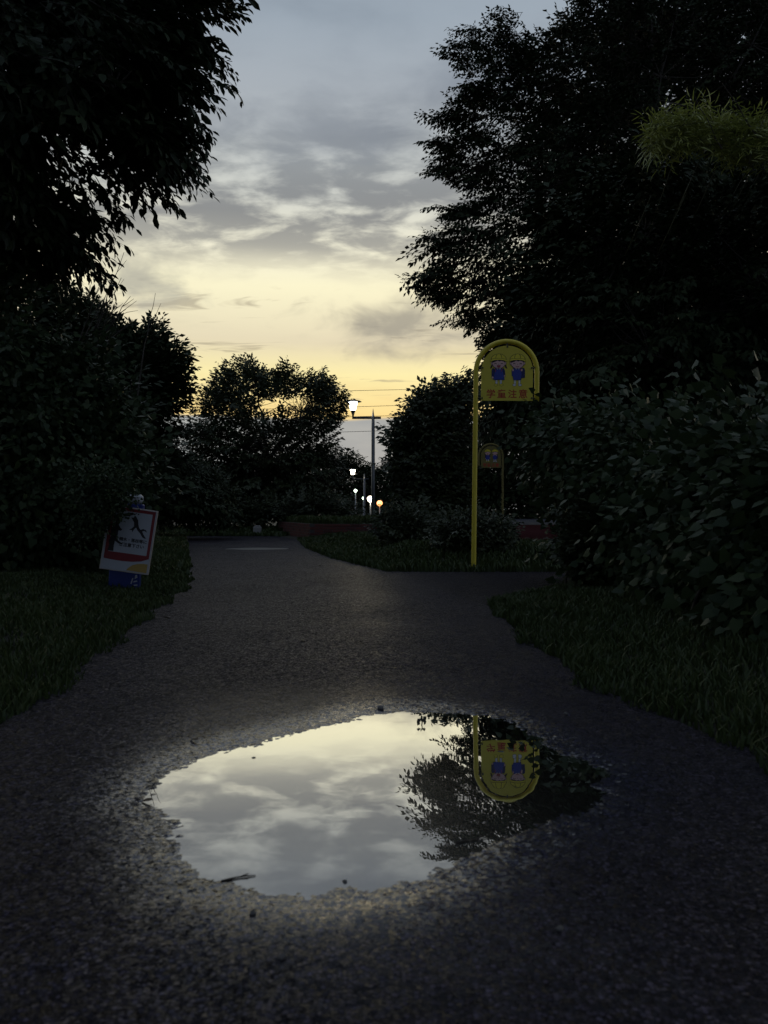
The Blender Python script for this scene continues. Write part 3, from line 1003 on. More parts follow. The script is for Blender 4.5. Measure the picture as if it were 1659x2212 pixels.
tree('broadleaf_tree', 'big-leaved tree overhanging from the left, seen as a silhouette', (-5.6, 8.8, .1), poly_A, 8.2, 1.6, 900, SP_BROAD, M['leaf_mid'], 103, (.7, 1.15),
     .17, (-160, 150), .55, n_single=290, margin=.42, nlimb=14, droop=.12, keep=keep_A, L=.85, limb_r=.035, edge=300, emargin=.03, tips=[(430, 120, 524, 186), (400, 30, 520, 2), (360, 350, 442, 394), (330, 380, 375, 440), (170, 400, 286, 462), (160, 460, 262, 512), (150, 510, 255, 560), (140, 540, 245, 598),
     (370, 230, 460, 280), (380, 290, 455, 335), (370, 80, 470, 100), (350, 180, 460, 190)])

# vine hedge on the left
poly_B = [(-260, 580), (0, 585), (60, 605), (110, 640), (160, 700), (195, 760), (245, 830), (285, 890), (312, 960), (318, 1030), (300, 1080), (262, 1108), (238, 1150), (225, 1230), (120, 1270), (-260, 1310)]
rngv = np.random.RandomState(7)


def hedge(name, label, poly, Dfun, depth, n, sprays, leaf_m, seed, scale, n_single, stems, mode='hang', group=None, L=.5, margin=.10, cat='hedge', edge=0, zmin=.05, clump=-9):
    rng = np.random.RandomState(seed)
    D0 = Dfun(*np.mean(np.array(poly), 0))
    b0 = P(*np.mean(np.array(poly), 0), D0)
    root = thing(name, label, cat, (b0[0], b0[1], 0.0), group=group)
    cr = Crown()
    pts = sample_poly(poly, n, rng, margin * F0 / D0)
    if edge:
        e = sample_poly(poly, edge * 8, rng, margin * F0 / D0)
        e = e[e[:, 2] < (margin + .35) * F0 / D0][:edge]
        pts = np.vstack([pts, e])
    for u, v, d in pts:
        if float(vnoise(u, v, 1 / 62, seed) + .6 * vnoise(u, v, 1 / 24, seed + 1)) < clump: continue
        D = Dfun(u, v); dm = d * D / F0
        t = rng.uniform(-1, 1)
        Y = D + (t if rng.uniform() < .5 else -abs(t) ** .5) * min(depth, .12 + dm * 1.2)
        p = P(u, v, Y)
        if p[2] < zmin: continue
        if mode == 'hang':
            dr = np.array([rng.normal(0, .5), rng.normal(-.55, .4), rng.normal(-.25 if dm > .2 else .45, .6)])
            up = (rng.normal(0, .3), -.8 + rng.normal(0, .3), .8)
        else:
            dr = np.array([rng.normal(0, .55), rng.normal(-.25, .5), rng.uniform(.0, 1.0)])
            up = (rng.normal(0, .3), -.5, 1)
        dr /= np.linalg.norm(dr)
        k = rng.uniform(*scale)
        cr.put(sprays[rng.randint(len(sprays))], p - dr * k * L * .45, dr, k, up)
    links = []
    for _ in range(stems):
        u, v, d = sample_poly(poly, 1, rng, margin * F0 / D0 * 2)[0]
        c = P(u, v, Dfun(u, v) + rng.uniform(-.3, .3) * depth)
        a = np.array([c[0] + rng.normal(0, .25), c[1] + rng.normal(0, .25), -.05])
        links.append(limb(rng, a, c, .016, .006, 6, .10))
    cr.build(root, leaf_m, M['twig'], n_single, links=links)
    return root


hedge('vine_hedge', 'tall vine-covered hedge on the left behind the tilted notice board', poly_B, lambda u, v: 7.75, 1.2, 1900, SP_VINE, M['leaf_vine'], 104, (.85, 1.4), 260, 40, edge=260, clump=-.5)

# vine hedge on the right, running towards the camera
poly_J = [(1138, 980), (1150, 915), (1185, 884), (1230, 882), (1280, 862), (1330, 842), (1352, 822), (1372, 850), (1440, 880), (1500, 892), (1560, 908), (1659, 935), (1900, 985), (1900, 1600),
          (1659, 1480), (1500, 1425), (1350, 1350), (1240, 1285), (1214, 1215), (1224, 1150), (1252, 1095), (1195, 1062), (1145, 1040)]
DJ = lambda u, v: float(np.interp(u, [1100, 1230, 1400, 1659, 1900], [7.9, 7.4, 6.0, 4.2, 3.5]))
hedge('vine_hedge', 'heap of heart-leaved vines over a hedge right of the path', poly_J, DJ, .85, 3300, SP_VINE, M['leaf_vine'], 105, (.7, 1.35), 290, 50, edge=420, clump=-.42)
# clipped small-leaved shrub that pokes out of the right hedge next to the path
poly_J2 = [(1232, 1110), (1262, 1070), (1310, 1040), (1360, 1050), (1400, 1100), (1400, 1290), (1330, 1300), (1250, 1265), (1218, 1215), (1222, 1150)]
hedge('shrub', 'small-leaved clipped shrub at the corner of the right-hand vine heap', poly_J2, lambda u, v: 6.4, .45, 420, SP_SHRUB, M['leaf_shrub'], 106, (.8, 1.5), 0, 24, 'up', L=.32, margin=.06, cat='shrub')

# bamboo above the right hedge
poly_I = [(1390, 300), (1408, 248), (1470, 236), (1540, 264), (1575, 252), (1610, 238), (1660, 260), (1900, 300), (1900, 430), (1660, 345), (1620, 372), (1560, 330), (1480, 318), (1430, 335)]
rb = np.random.RandomState(108)
root = thing('bamboo', 'yellow-green bamboo clump arching above the right-hand hedge', 'bamboo', (5.0, 14.0, .08))
cr = Crown(); links = []
DI = 11.2
pts = sample_poly(poly_I, 150, rb, 12)
top_e = sample_poly(poly_I, 4000, rb, 8)
top_e = top_e[(top_e[:, 2] < 60) & (top_e[:, 0] > 1380) & (top_e[:, 1] < 420)][:70]
for u, v, d in np.vstack([pts, top_e]):
    dm = d * DI / F0
    p = P(u, v, DI + rb.uniform(-1, 1) * min(1.2, .2 + dm * 1.1))
    dr = np.array([rb.normal(-.1, .6), rb.normal(-.4, .5), rb.normal(.25 if dm < .4 else -.25, .45)])
    dr /= np.linalg.norm(dr)
    k = rb.uniform(.65, 1.1)
    cr.put(SP_BAMB[rb.randint(len(SP_BAMB))], p - dr * k * .3, dr, k)
cr.build(root, M['leaf_bamboo'], M['twig'], 120)
M['culm'] = plain('bamboo_culm', (.07, .07, .025), .4, .2, 10)
for i in range(14):
    u, v = rb.uniform(1400, 1860), rb.uniform(330, 430)
    c = P(u, v, DI + rb.uniform(-.2, .4))
    a = np.array([c[0] + rb.normal(.4, .3), c[1] + 3.2 + rb.normal(0, .3), 0.02])
    t = np.linspace(0, 1, 10)
    pts_ = a + (c - a) * t[:, None]; pts_[:, 1] = a[1] + (c[1] - a[1]) * t ** 7; pts_[:, 0] -= .2 * t ** 3
    mb = MB(); mb.tube(pts_ - np.array(root.location), .016 * (1.15 - .8 * t), 8)
    mb.build('culm', M['culm'], root, smooth=True)
for u0, v0, u1, v1 in [(1480, 170, 1420, 215), (1640, 240, 1560, 180), (1560, 262, 1500, 205)]:
    a, c = P(u0, v0 + 60, DI - .4), P(u1, v1, DI - .5)
    mb = MB(); mb.tube(limb(rb, a, c, .010, .003, 6, .04)[0] - np.array(root.location), np.linspace(.010, .003, 6), 6)
    mb.build('bare_shoot', M['twig'], root)

poly_I2 = [(1165, 440), (1230, 405), (1330, 350), (1420, 330), (1560, 350), (1900, 330), (1900, 960), (1480, 960), (1300, 930), (1180, 900), (1130, 650)]
tree('broadleaf_tree', 'black mass of a leafy tree below and behind the bamboo', (*P(1600, 900, 13.2)[:2], .08), poly_I2, 13.2, 1.4, 720, SP_BUSH, M['leaf_dark'], 118, (1.0, 1.6), .14, (1560, 640), .8, margin=.2, nlimb=10, L=.75)

# middle distance, left to right
poly_D = [(130, 585), (200, 640), (262, 692), (292, 702), (322, 690), (362, 692), (376, 740), (412, 752), (428, 792), (416, 850), (396, 890), (392, 960), (425, 1005), (485, 1045), (525, 1095),
          (545, 1142), (400, 1146), (300, 1135), (200, 1020), (100, 800), (60, 620)]
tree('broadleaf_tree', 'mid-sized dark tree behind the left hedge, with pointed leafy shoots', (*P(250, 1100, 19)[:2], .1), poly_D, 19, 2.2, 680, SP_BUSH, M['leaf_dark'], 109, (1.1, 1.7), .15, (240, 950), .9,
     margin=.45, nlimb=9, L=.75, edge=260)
poly_E = [(398, 905), (402, 880), (428, 868), (440, 832), (468, 795), (520, 770), (560, 785), (590, 798), (612, 780), (645, 798), (700, 798), (742, 832), (757, 872), (742, 902), (738, 945), (744, 985),
          (746, 1010), (742, 1050), (742, 1105), (600, 1128), (540, 1142), (400, 1110), (378, 1000)]


def keep_E(u, v, rng):
    if ((u - 592) / 58) ** 2 + ((v - 884) / 27) ** 2 < 1: return False
    if ((u - 645) / 36) ** 2 + ((v - 866) / 18) ** 2 < 1: return False
    if ((u - 392) / 24) ** 2 + ((v - 900) / 22) ** 2 < 1: return False
    return True


tree('broadleaf_tree', 'rounded tree at the end of the path, left of the nearest lamp', (*P(560, 1100, 25.5)[:2], -.02), poly_E, 25.5, 1.6, 760, SP_BUSH, M['leaf_shrub'], 110, (1.0, 1.55), .15, (580, 990), .9,
     margin=.5, nlimb=12, L=.75, keep=keep_E, edge=300, limb_r=.06)
poly_G = [(838, 1150), (852, 1085), (840, 1030), (832, 1000), (842, 990), (838, 940), (862, 902), (858, 880), (892, 870), (902, 850), (952, 840), (988, 818), (1032, 808), (1042, 815), (1028, 860), (1010, 930),
          (1006, 1090), (1040, 1168), (1030, 1186), (900, 1182), (830, 1165)]
hedge('leafy_thicket', 'dense dark thicket behind the pole of the near yellow sign', poly_G, lambda u, v: 13.6, 1.1, 1050, SP_BUSH, M['leaf_shrub'], 111, (.6, 1.0), 0, 46, 'up', L=.75, margin=.16, cat='thicket', edge=240)
poly_G2 = [(940, 1200), (935, 1150), (960, 1120), (1010, 1108), (1060, 1120), (1100, 1130), (1118, 1160), (1112, 1200), (1040, 1215)]
hedge('shrub', 'low dark bush hugging the foot of the near yellow sign', poly_G2, lambda u, v: 9.7, .45, 240, SP_BUSH, M['leaf_shrub'], 112, (.35, .6), 0, 16, 'up', L=.75, margin=.08, cat='shrub')
poly_G3 = [(806, 1165), (815, 1118), (850, 1100), (920, 1100), (960, 1130), (950, 1180), (880, 1190)]
hedge('shrub', 'straggly low shrub at the right end of the brick planter', poly_G3, lambda u, v: 12.4, .5, 180, SP_BUSH, M['leaf_shrub'], 113, (.45, .75), 0, 16, 'up', L=.75, margin=.1, cat='shrub')
poly_N = [(300, 1140), (310, 1020), (400, 980), (480, 1030), (540, 1080), (620, 1070), (690, 1060), (742, 1075), (800, 1104), (806, 1128), (600, 1132), (540, 1140)]
hedge('leafy_thicket', 'low dark thicket along the end of the path under the rounded tree', poly_N, lambda u, v: 23.4 if u < 600 else 22.6, .9, 520, SP_BUSH, M['leaf_shrub'], 114, (.7, 1.15), 0, 30, 'up', L=.75, margin=.2, cat='thicket', edge=60)
poly_Nl = [(-250, 1150), (-250, 560), (60, 600), (250, 760), (330, 900), (380, 1000), (420, 1140), (300, 1150)]
hedge('leafy_thicket', 'dark thicket filling the gap behind the left vine hedge', poly_Nl, lambda u, v: 13.5, 1.4, 620, SP_BUSH, M['leaf_dark'], 115, (1.1, 1.7), 0, 30, 'up', L=.75, margin=.3, cat='thicket')
poly_Nr = [(985, 1130), (985, 940), (1080, 900), (1200, 860), (1500, 870), (1900, 880), (1900, 1130), (1300, 1132)]
hedge('leafy_thicket', 'dark hedge on the far side of the red pavement', poly_Nr, lambda u, v: 62.0, 2.0, 1150, far_sp, M['leaf_dark'], 116, (1.2, 1.8), 0, 30, 'up', L=2.2, margin=.3, cat='thicket')

tree('broadleaf_tree', 'dark tree added between the near and the far sign to shade the far one, crown above the red pavement', (*P(1330, 900, 17)[:2], .12), [(1036, 800), (1062, 760), (1110, 620), (1300, 560), (1420, 700), (1420, 900), (1200, 925), (1036, 925)], 17, 2.2, 470, SP_BUSH,  # extra tree, added to keep sky light off the far sign
     M['leaf_dark'], 119, (1.0, 1.7), .13, (1290, 760), .8, margin=.25, nlimb=8, L=.75)


def round_tree(label, base, cz, rx, ry, rz, n, seed):
    """tree given by the centre and radii of its crown"""
    rng = np.random.RandomState(seed)
    base = np.array(base, float)
    root = thing('broadleaf_tree', label, 'tree', tuple(base))
    c = np.array([base[0], base[1], cz])
    mb = MB(); mb.tube(limb(rng, (0, 0, -.2), (0, 0, cz + rz * .5 - base[2]), .16, .05, 9, .04)[0], np.linspace(.16, .05, 9), 10)
    mb.build('trunk', M['bark'], root, smooth=True)
    cr = Crown(); links = []
    for i in range(n):
        d = rng.normal(0, 1, 3); d /= np.linalg.norm(d)
        p = c + d * np.array([rx, ry, rz]) * rng.uniform(.35, 1) ** .6
        cr.put(SP_CHERRY[rng.randint(10)], p - d * .6, d + np.array([0, 0, -.1]), rng.uniform(1.0, 1.6))
        if i % 3 == 0: links.append(limb(rng, (base[0], base[1], cz + rng.uniform(-.4, .4) * rz), p - d * .6, .03, .008, 5, .06))
    cr.build(root, M['leaf_dark'], M['twig'], links=links)


round_tree('tree on the left verge beside the viewer, outside the picture', (-4.9, 2.2, .1), 4.0, 2.1, 3.0, 2.6, 200, 301)
round_tree('tree on the right verge beside the viewer, outside the picture', (5.0, 1.2, .1), 3.8, 2.2, 3.2, 2.4, 200, 302)
round_tree('tree over the path behind the viewer, left side, outside the picture', (-2.6, -6.0, .1), 5.2, 3.0, 3.0, 2.6, 130, 303)
round_tree('tree over the path behind the viewer, right side, outside the picture', (3.4, -7.0, .1), 5.4, 2.8, 3.0, 2.6, 120, 304)

# vines spilling over the notice board
hedge('vine', 'vine tendrils hanging over the upper left corner of the notice board', [(160, 1010), (280, 1010), (292, 1060), (276, 1088), (250, 1102), (228, 1122), (206, 1150), (170, 1170)], lambda u, v: 6.08, .12, 150, SP_VINE, M['leaf_vine'], 120,
      (.35, .6), 0, 0, cat='vine', L=.5, margin=.02)

# bare twiggy shrub against the sky
rt = np.random.RandomState(55)
root = thing('bare_shrub', 'bare twigs of a shrub sticking up beside the left hedge against the sky', 'shrub', (*P(205, 1100, 12)[:2], .1))
for i, (u, v) in enumerate([(268, 545), (262, 600), (282, 640), (272, 668), (245, 600), (228, 585), (286, 690), (328, 672), (250, 660), (215, 640)]):
    a = P(175 + rt.uniform(-30, 25) + (90 if u > 300 else 0), 800, 12.0) + rt.normal(0, .15, 3)
    a[2] = .05
    mid = P(185 + rt.uniform(-25, 30) + (110 if u > 300 else 0), 770 + rt.uniform(-30, 30), 12.0)
    c = P(u, v, 12 + rt.uniform(-.3, .3))
    l1, r1 = limb(rt, a, mid, .02, .012, 5, .04)
    l2, r2 = limb(rt, mid, c, .012, .0035, 7, .05)
    pts_ = np.vstack([l1[:-1], l2]); rr_ = np.r_[r1[:-1], r2]
    mb = MB(); mb.tube(pts_ - np.array(root.location), rr_, 5)
    for j in range(3, 7):
        d = (l2[j] - l2[j - 1]); d /= np.linalg.norm(d)
        d = d + rt.normal(0, .45, 3) + np.array([.15, 0, .1]); d /= np.linalg.norm(d)
        L2 = rt.uniform(.15, .45)
        mb.tube(np.array([l2[j - 1], l2[j - 1] + d * L2 * .5 + rt.normal(0, .01, 3), l2[j - 1] + d * L2]) - np.array(root.location), [.005, .004, .0025], 4)
    mb.build('stem', M['twig'], root)

# wood far away behind the lamps, tree by tree
for i, (u, vt, Dd, wd) in enumerate([(660, 960, 92, 70), (745, 975, 96, 48), (800, 994, 104, 34), (850, 972, 94, 44), (930, 930, 90, 70), (1040, 900, 88, 80), (560, 930, 90, 80)]):
    py = [(u - wd, 1120), (u - wd, vt + 50), (u - wd * .6, vt + 12), (u, vt - 4), (u + wd * .6, vt + 10), (u + wd, vt + 46), (u + wd, 1120)]
    lab = ['tree of the far wood behind the rounded tree', 'tree of the far wood just left of the nearest lamp pole', 'lowest tree of the far wood right at the lamp pole', 'tree of the far wood just right of the nearest lamp pole',
           'tree of the far wood behind the thicket by the near sign', 'rightmost tree of the far wood, behind the near sign pole', 'leftmost tree of the far wood behind the rounded tree'][i]
    bx, by, _ = P(u, 1100, Dd)
    tree('broadleaf_tree', lab, (bx, by, float(ground_z(bx, by))), py, Dd, 3, 190, far_sp, M['leaf_dark'], 200 + i, (.8, 1.4), .25, (u, vt + 70), .9, margin=.9, nlimb=5, L=2.2,
         group='trees of the far wood', limb_r=.1)


# ------------------------------------------------------------------ yellow hoop signs
def text_mesh(s, size, bold=0.0):
    cu = bpy.data.curves.new('t', 'FONT')
    cu.body = s; cu.size = size; cu.align_x = 'CENTER'; cu.offset = bold
    cu.resolution_u = 3
    o = bpy.data.objects.new('t', cu)
    COL.objects.link(o)
    bpy.context.view_layer.update()
    me = bpy.data.meshes.new_from_object(o.evaluated_get(bpy.context.evaluated_depsgraph_get()))
    bpy.data.objects.remove(o)
    return me


def print_text(name, s, size, x, z, y, mat, parent, bold=0.0, target_w=None):
    me = text_mesh(s, size)
    co = np.array([v.co for v in me.vertices])
    c = (co.min(0) + co.max(0)) / 2
    k = target_w / (co[:, 0].max() - co[:, 0].min()) if target_w else 1.0
    faces = [tuple(p.vertices) for p in me.polygons]
    bpy.data.meshes.remove(me)
    mb = MB()
    for i, (ox, oz) in enumerate(((0, 0), (-1, 0), (1, 0), (0, -1), (0, 1), (-.7, -.7), (.7, .7), (-.7, .7), (.7, -.7))):
        q = (co - c) * k
        mb.add([(x + a[0] + ox * bold * .5, y - .00004 * i, z + a[1] + oz * bold * .5) for a in q], faces)
    me = bpy.data.meshes.new(name)
    me.from_pydata(mb.V, [], mb.F); me.update()
    return obj(name, me, mat, parent)


def ell(cx, cy, rx, ry, a0=0, a1=360, n=28):
    return [(cx + rx * math.cos(math.radians(a)), cy - ry * math.sin(math.radians(a))) for a in np.linspace(a0, a1, n, endpoint=(a1 - a0) % 360 != 0)]


def hoop_sign(label, loc, lean, yaw, mirror=False, group=None, post_m='yellow', panel_m='yellow_panel'):
    """origin: foot of the post; post at x = 0, hoop reaching to x = +W"""
    W, R, ZB, ZC, r = .672, .336, 1.884, 2.21, .0275
    z0 = loc[2]
    ZB -= z0; ZC -= z0
    root = thing('hoop_sign', label, 'road sign', loc, (0, lean, yaw), group)
    pts = [(0, 0, z) for z in np.linspace(-.25, ZC, 14)]
    pts += [(R - R * math.cos(a), 0, ZC + R * math.sin(a)) for a in np.linspace(0, math.pi, 25)[1:]]
    pts += [(W, 0, z) for z in np.linspace(ZC, ZB, 5)[1:]]
    a = np.array(pts)
    if mirror: a[:, 0] *= -1
    # tube in the XZ plane with a fixed frame
    d = np.gradient(a, axis=0); d /= np.linalg.norm(d, axis=1, keepdims=True)
    s1 = np.repeat([[0, 1., 0]], len(a), 0); s2 = np.cross(d, s1)
    th = np.arange(14) * 2 * np.pi / 14
    V = (a[:, None] + r * (np.cos(th)[None, :, None] * s1[:, None] + np.sin(th)[None, :, None] * s2[:, None])).reshape(-1, 3)
    k = np.arange(len(a) - 1)[:, None] * 14; i = np.arange(14)[None]; j = (i + 1) % 14
    Fq = np.stack([k + i, k + j, k + 14 + j, k + 14 + i], -1).reshape(-1, 4)
    mb = MB(); mb.add(V, Fq); n0 = (len(a) - 1) * 14
    mb.F.append([n0 + q for q in range(14)]); mb.I.append(0)
    mb.build('post', M[post_m], root, smooth=True)
    sg = -1 if mirror else 1
    cx = sg * (R + .004)
    hw = .284
    poly = [(cx - hw, ZB), (cx + hw, ZB)] + [(cx + hw * math.cos(t), ZC + hw * math.sin(t)) for t in np.linspace(0, math.pi, 33)]
    mb = MB(); mb.plate(poly, -.030, -.026)
    panel = mb.build('panel', M[panel_m], root)
    for (ang, zz) in [(90, None), (8, None), (172, None), (0, ZB + .03), (180, ZB + .03)]:
        rr = hw - .012
        px = cx + rr * math.cos(math.radians(ang)); pz = ZC + rr * math.sin(math.radians(ang)) if zz is None else zz
        mb = MB()
        mb.tube([(px, -.040, pz), (px, .0, pz)], .010, 8)
        ox = cx + (R) * math.cos(math.radians(ang)); oz = ZC + R * math.sin(math.radians(ang)) if zz is None else zz
        mb.tube([(px, -.020, pz), (ox, -.008, oz)], .009, 6)
        mb.build('clip', M['clip'], root)
    K = .000435
    f = lambda q: [(cx + (x - 870) * K, ZB + (1420 - y) * K) for x, y in q]
    mats = [M['black_ink'], M['hat_ink'], M['skin_ink'], M['blue_ink'], M['navy_ink'], M['hair_ink'], M['white_ink'], M['bag_ink']]

    def figure(name, cx0, girl):
        lay = [0]
        mb = MB()

        def sh(q, mi, out=0):
            q = [(x + cx0, y) for x, y in q]
            if out:
                c = np.mean(np.array(q), 0)
                big = []
                n = len(q)
                for t in range(n):
                    p = np.array(q[t]); e = np.array(q[(t + 1) % n]) - np.array(q[t - 1])
                    nn = np.array([e[1], -e[0]]) / max(np.linalg.norm(e), 1e-6)
                    if np.dot(nn, p - c) < 0: nn = -nn
                    big.append(tuple(p + nn * out))
                sh2(big, 0)
            sh2(q, mi)

        def sh2(q, mi):
            lay[0] += 1
            yl = -.0303 - .00025 * lay[0]
            P2 = f(q)
            mb.add([(x, yl, z) for x, z in P2], [tuple(range(len(P2)))], mi)
        # legs, socks, shoes
        for s in ((-50, 62) if girl else (-58, 55)):
            sh([(s - 25, 880), (s + 25, 880), (s + 22, 1000), (s - 22, 1000)], 6, 7)
            t = -1 if s < 0 else 1
            sh(ell(s + t * 14, 1018, 42, 26, n=16), 1 if girl else 6, 7)
        if girl:
            sh([(-190, 520), (-220, 605), (-175, 590), (-140, 500)], 5); sh([(190, 520), (220, 605), (175, 590), (140, 500)], 5)
            sh([(-140, 590), (-170, 640), (-168, 800), (-135, 845), (-105, 830), (-90, 640)], 4, 8)
            sh([(130, 590), (150, 640), (165, 770), (140, 805), (110, 800), (90, 640)], 4, 8)
            sh([(-90, 590), (90, 590), (110, 680), (150, 885), (-125, 885), (-95, 680)], 3, 8)
            sh(ell(-148, 830, 22, 28, n=12), 2, 5); sh(ell(152, 790, 18, 26, n=12), 2, 5)
            sh([(-100, 600), (-86, 600), (-66, 690), (-80, 690)], 7); sh([(80, 600), (94, 600), (74, 690), (60, 690)], 7)
        else:
            sh([(60, 590), (160, 590), (185, 640), (185, 830), (90, 840), (60, 760)], 4, 8)
            sh([(-110, 600), (-140, 650), (-135, 790), (-95, 800), (-80, 640)], 3, 8)
            sh([(-95, 590), (95, 590), (105, 760), (90, 890), (-95, 890), (-115, 760)], 3, 8)
            sh(ell(-112, 640, 20, 32, n=12), 2, 5); sh(ell(108, 640, 20, 32, n=12), 2, 5)
            sh([(80, 590), (93, 590), (80, 660), (66, 660)], 7)
        sh([(-55, 592), (-5, 592), (-18, 622), (-50, 618)], 6); sh([(8, 592), (60, 592), (50, 618), (20, 622)], 6)
        # head, ears, hair, hat
        sh(ell(-158, 472, 30, 32, n=14), 2, 7); sh(ell(160, 472, 30, 32, n=14), 2, 7)
        sh(ell(0, 470, 158, 128, n=30), 2, 8)
        sh([(-165, 460), (-160, 395), (0, 380), (160, 395), (165, 460), (120, 425), (60, 405), (20, 425), (-30, 400), (-80, 430)], 5)
        sh(ell(0, 385, 188, 148, 0, 180, 30), 1, 10)
        sh([(-212, 420), (-185, 372), (-90, 352), (0, 347), (90, 352), (185, 372), (212, 420), (100, 390), (0, 383), (-100, 390)], 1, 9)
        for q in ([(-85, 352), (-70, 270), (-45, 242), (-36, 246), (-60, 275), (-75, 352)], [(85, 352), (70, 270), (45, 242), (36, 246), (60, 275), (75, 352)]):
            sh(q, 0)
        # smiling eyes, nose, mouth
        for s in (-82, 82):
            sh([(s - 34, 492), (s - 18, 470), (s, 463), (s + 18, 470), (s + 34, 492), (s + 24, 494), (s, 476), (s - 24, 494)], 0)
        sh([(-4, 485), (6, 485), (3, 508), (-6, 506)], 5)
        if girl: sh([(-46, 525), (46, 525), (30, 566), (0, 580), (-30, 566)], 7, 6)
        else: sh([(-58, 530), (-30, 548), (0, 553), (30, 548), (58, 530), (32, 562), (0, 570), (-32, 562)], 7)
        return mb.build(name, mats, panel)

    figure('printed_girl', 655, True)
    figure('printed_boy', 1130, False)
    for s, px in zip('学童注意', (468, 740, 1012, 1280)):
        print_text('printed_character', s, .1, cx + (px - 870) * K, ZB + (1420 - 1240) * K, -.0308, M['red_ink'], panel, .0034, .092)
    return root


zs = float(ground_z(np.array([.98]), np.array([8.6]))[0])
sx = P(1023, 1100, 8.75)
zs = float(ground_z(np.array([sx[0]]), np.array([8.75]))[0])
hoop_sign('yellow hoop-shaped warning sign with two printed children and red characters', (sx[0], 8.75, zs), math.radians(.7), math.radians(-3), group='yellow hoop signs')
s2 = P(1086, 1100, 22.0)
hoop_sign('dim smaller yellow hoop sign far behind the near one, across the red pavement', (s2[0], 22.0, .12), 0.0, math.radians(4), True, group='yellow hoop signs', post_m='yellow_shaded', panel_m='yellow_shaded')

# ------------------------------------------------------------------ tilted notice board on the left
BD = 6.25
bc = P(278, 1166, BD)
BW, BH = .385, .515
tilt = math.radians(8.3)
root = thing('notice_board', 'tilted white notice board with dark red border hanging at the left hedge', 'notice board', (bc[0], BD, bc[2]), (math.radians(-2), tilt, math.radians(4)))
mb = MB(); mb.box(-BW / 2, BW / 2, 0, .022, -BH / 2, BH / 2)
brd = mb.build('board', M['board_edge'], root, bevel=.003)
K2 = BH / 1478
# flat print, laid out on the board's own plane (0..1100 across, 0..1478 down)
g2 = lambda q, y: [((x - 552) * K2, y, (739 - z) * K2) for x, z in q]
mb = MB()
mb.add(g2([(20, 20), (1085, 20), (1085, 1455), (20, 1455)], -.0015), [(0, 1, 2, 3)], 0)
mb.add(g2([(60, 30), (1065, 30), (1065, 1115), (900, 1190), (700, 1225), (480, 1238), (250, 1232), (60, 1218)], -.0022), [tuple(range(8))], 1)
mb.add(g2([(145, 100), (1000, 100), (1000, 1050), (145, 1050)], -.0029), [(0, 1, 2, 3)], 0)
mb.add(g2([(600, 1430), (640, 1370), (720, 1300), (830, 1255), (950, 1235), (1060, 1235), (1060, 1440)], -.0029), [tuple(range(7))], 2)
mb.build('printed_sheet', [M['board_white'], M['board_red'], M['board_yellow']], brd)


def blob(name, q, y=-.0036):
    q = [(a - (45 if name == 'printed_tree' else 95), c) for a, c in q]
    mb = MB(); mb.add(g2(q, y), [tuple(range(len(q)))], 0)
    return mb.build(name, M['black_ink'], brd)


blob('printed_tree', [(165, 1040), (185, 900), (160, 820), (200, 700), (170, 560), (230, 420), (250, 300), (330, 200), (500, 130), (600, 110), (640, 150), (560, 190), (430, 230), (345, 320), (330, 430),
                      (380, 500), (420, 520), (400, 560), (340, 560), (340, 680), (360, 780), (480, 850), (470, 870), (380, 850), (300, 800), (290, 900), (300, 1040)])
blob('printed_branch', [(630, 230), (690, 220), (700, 170), (740, 200), (790, 270), (810, 360), (840, 440), (880, 480), (930, 450), (1000, 470), (1030, 520), (960, 490), (920, 510), (960, 580), (1010, 640),
                        (1040, 650), (990, 665), (940, 640), (880, 560), (810, 500), (770, 440), (730, 490), (700, 560), (690, 510), (620, 510), (680, 470), (720, 420), (710, 330)])
for q in [[(760, 20 + 100), (800, 90 + 30), (790, 150), (765, 150)], [(720, 60 + 55), (740, 110), (735, 140), (715, 140)], [(560, 190), (600, 180), (600, 210), (570, 215)]]:
    blob('printed_leaf', q)
print_text('printed_text', '倒木・落枝等に', .1, (650 - 552) * K2, (739 - 740) * K2, -.0036, M['black_ink'], brd, .0022, 620 * K2)
print_text('printed_text', 'ご注意下さい', .1, (640 - 552) * K2, (739 - 858) * K2, -.0036, M['black_ink'], brd, .0022, 540 * K2)

# blue post behind the board that carries it
PD = BD + .09
px, _, _ = P(266, 1262, PD)
zp = float(ground_z(np.array([px]), np.array([PD]))[0])
root = thing('blue_sign_post', 'blue flat post with white cap behind the tilted notice board', 'post', (px, PD, zp), (0, math.radians(3), math.radians(4)))
hp = CH + (VC - 1088) / F0 * PD - zp
mb = MB(); mb.box(-.12, .12, 0, .08, -.2, hp); mb.build('post', M['blue_paint'], root, bevel=.006)
mb = MB(); mb.box(-.11, .11, -.002, .082, hp + .002, hp + .08); mb.build('cap', M['board_white'], root, bevel=.02)
mb = MB()
for q in [[(.060, .10), (.072, .10), (.085, .16), (.075, .16)], [(.085, .115), (.12, .125), (.118, .138), (.088, .13)], [(.095, .15), (.12, .165), (.115, .195), (.10, .19)], [(.09, .08), (.125, .085), (.122, .097), (.092, .094)]]:
    mb.add([(x * .9, -.0015, z * .8 - .03) for x, z in q], [(0, 1, 2, 3)])
mb.build('printed_mark', M['board_white'], root)

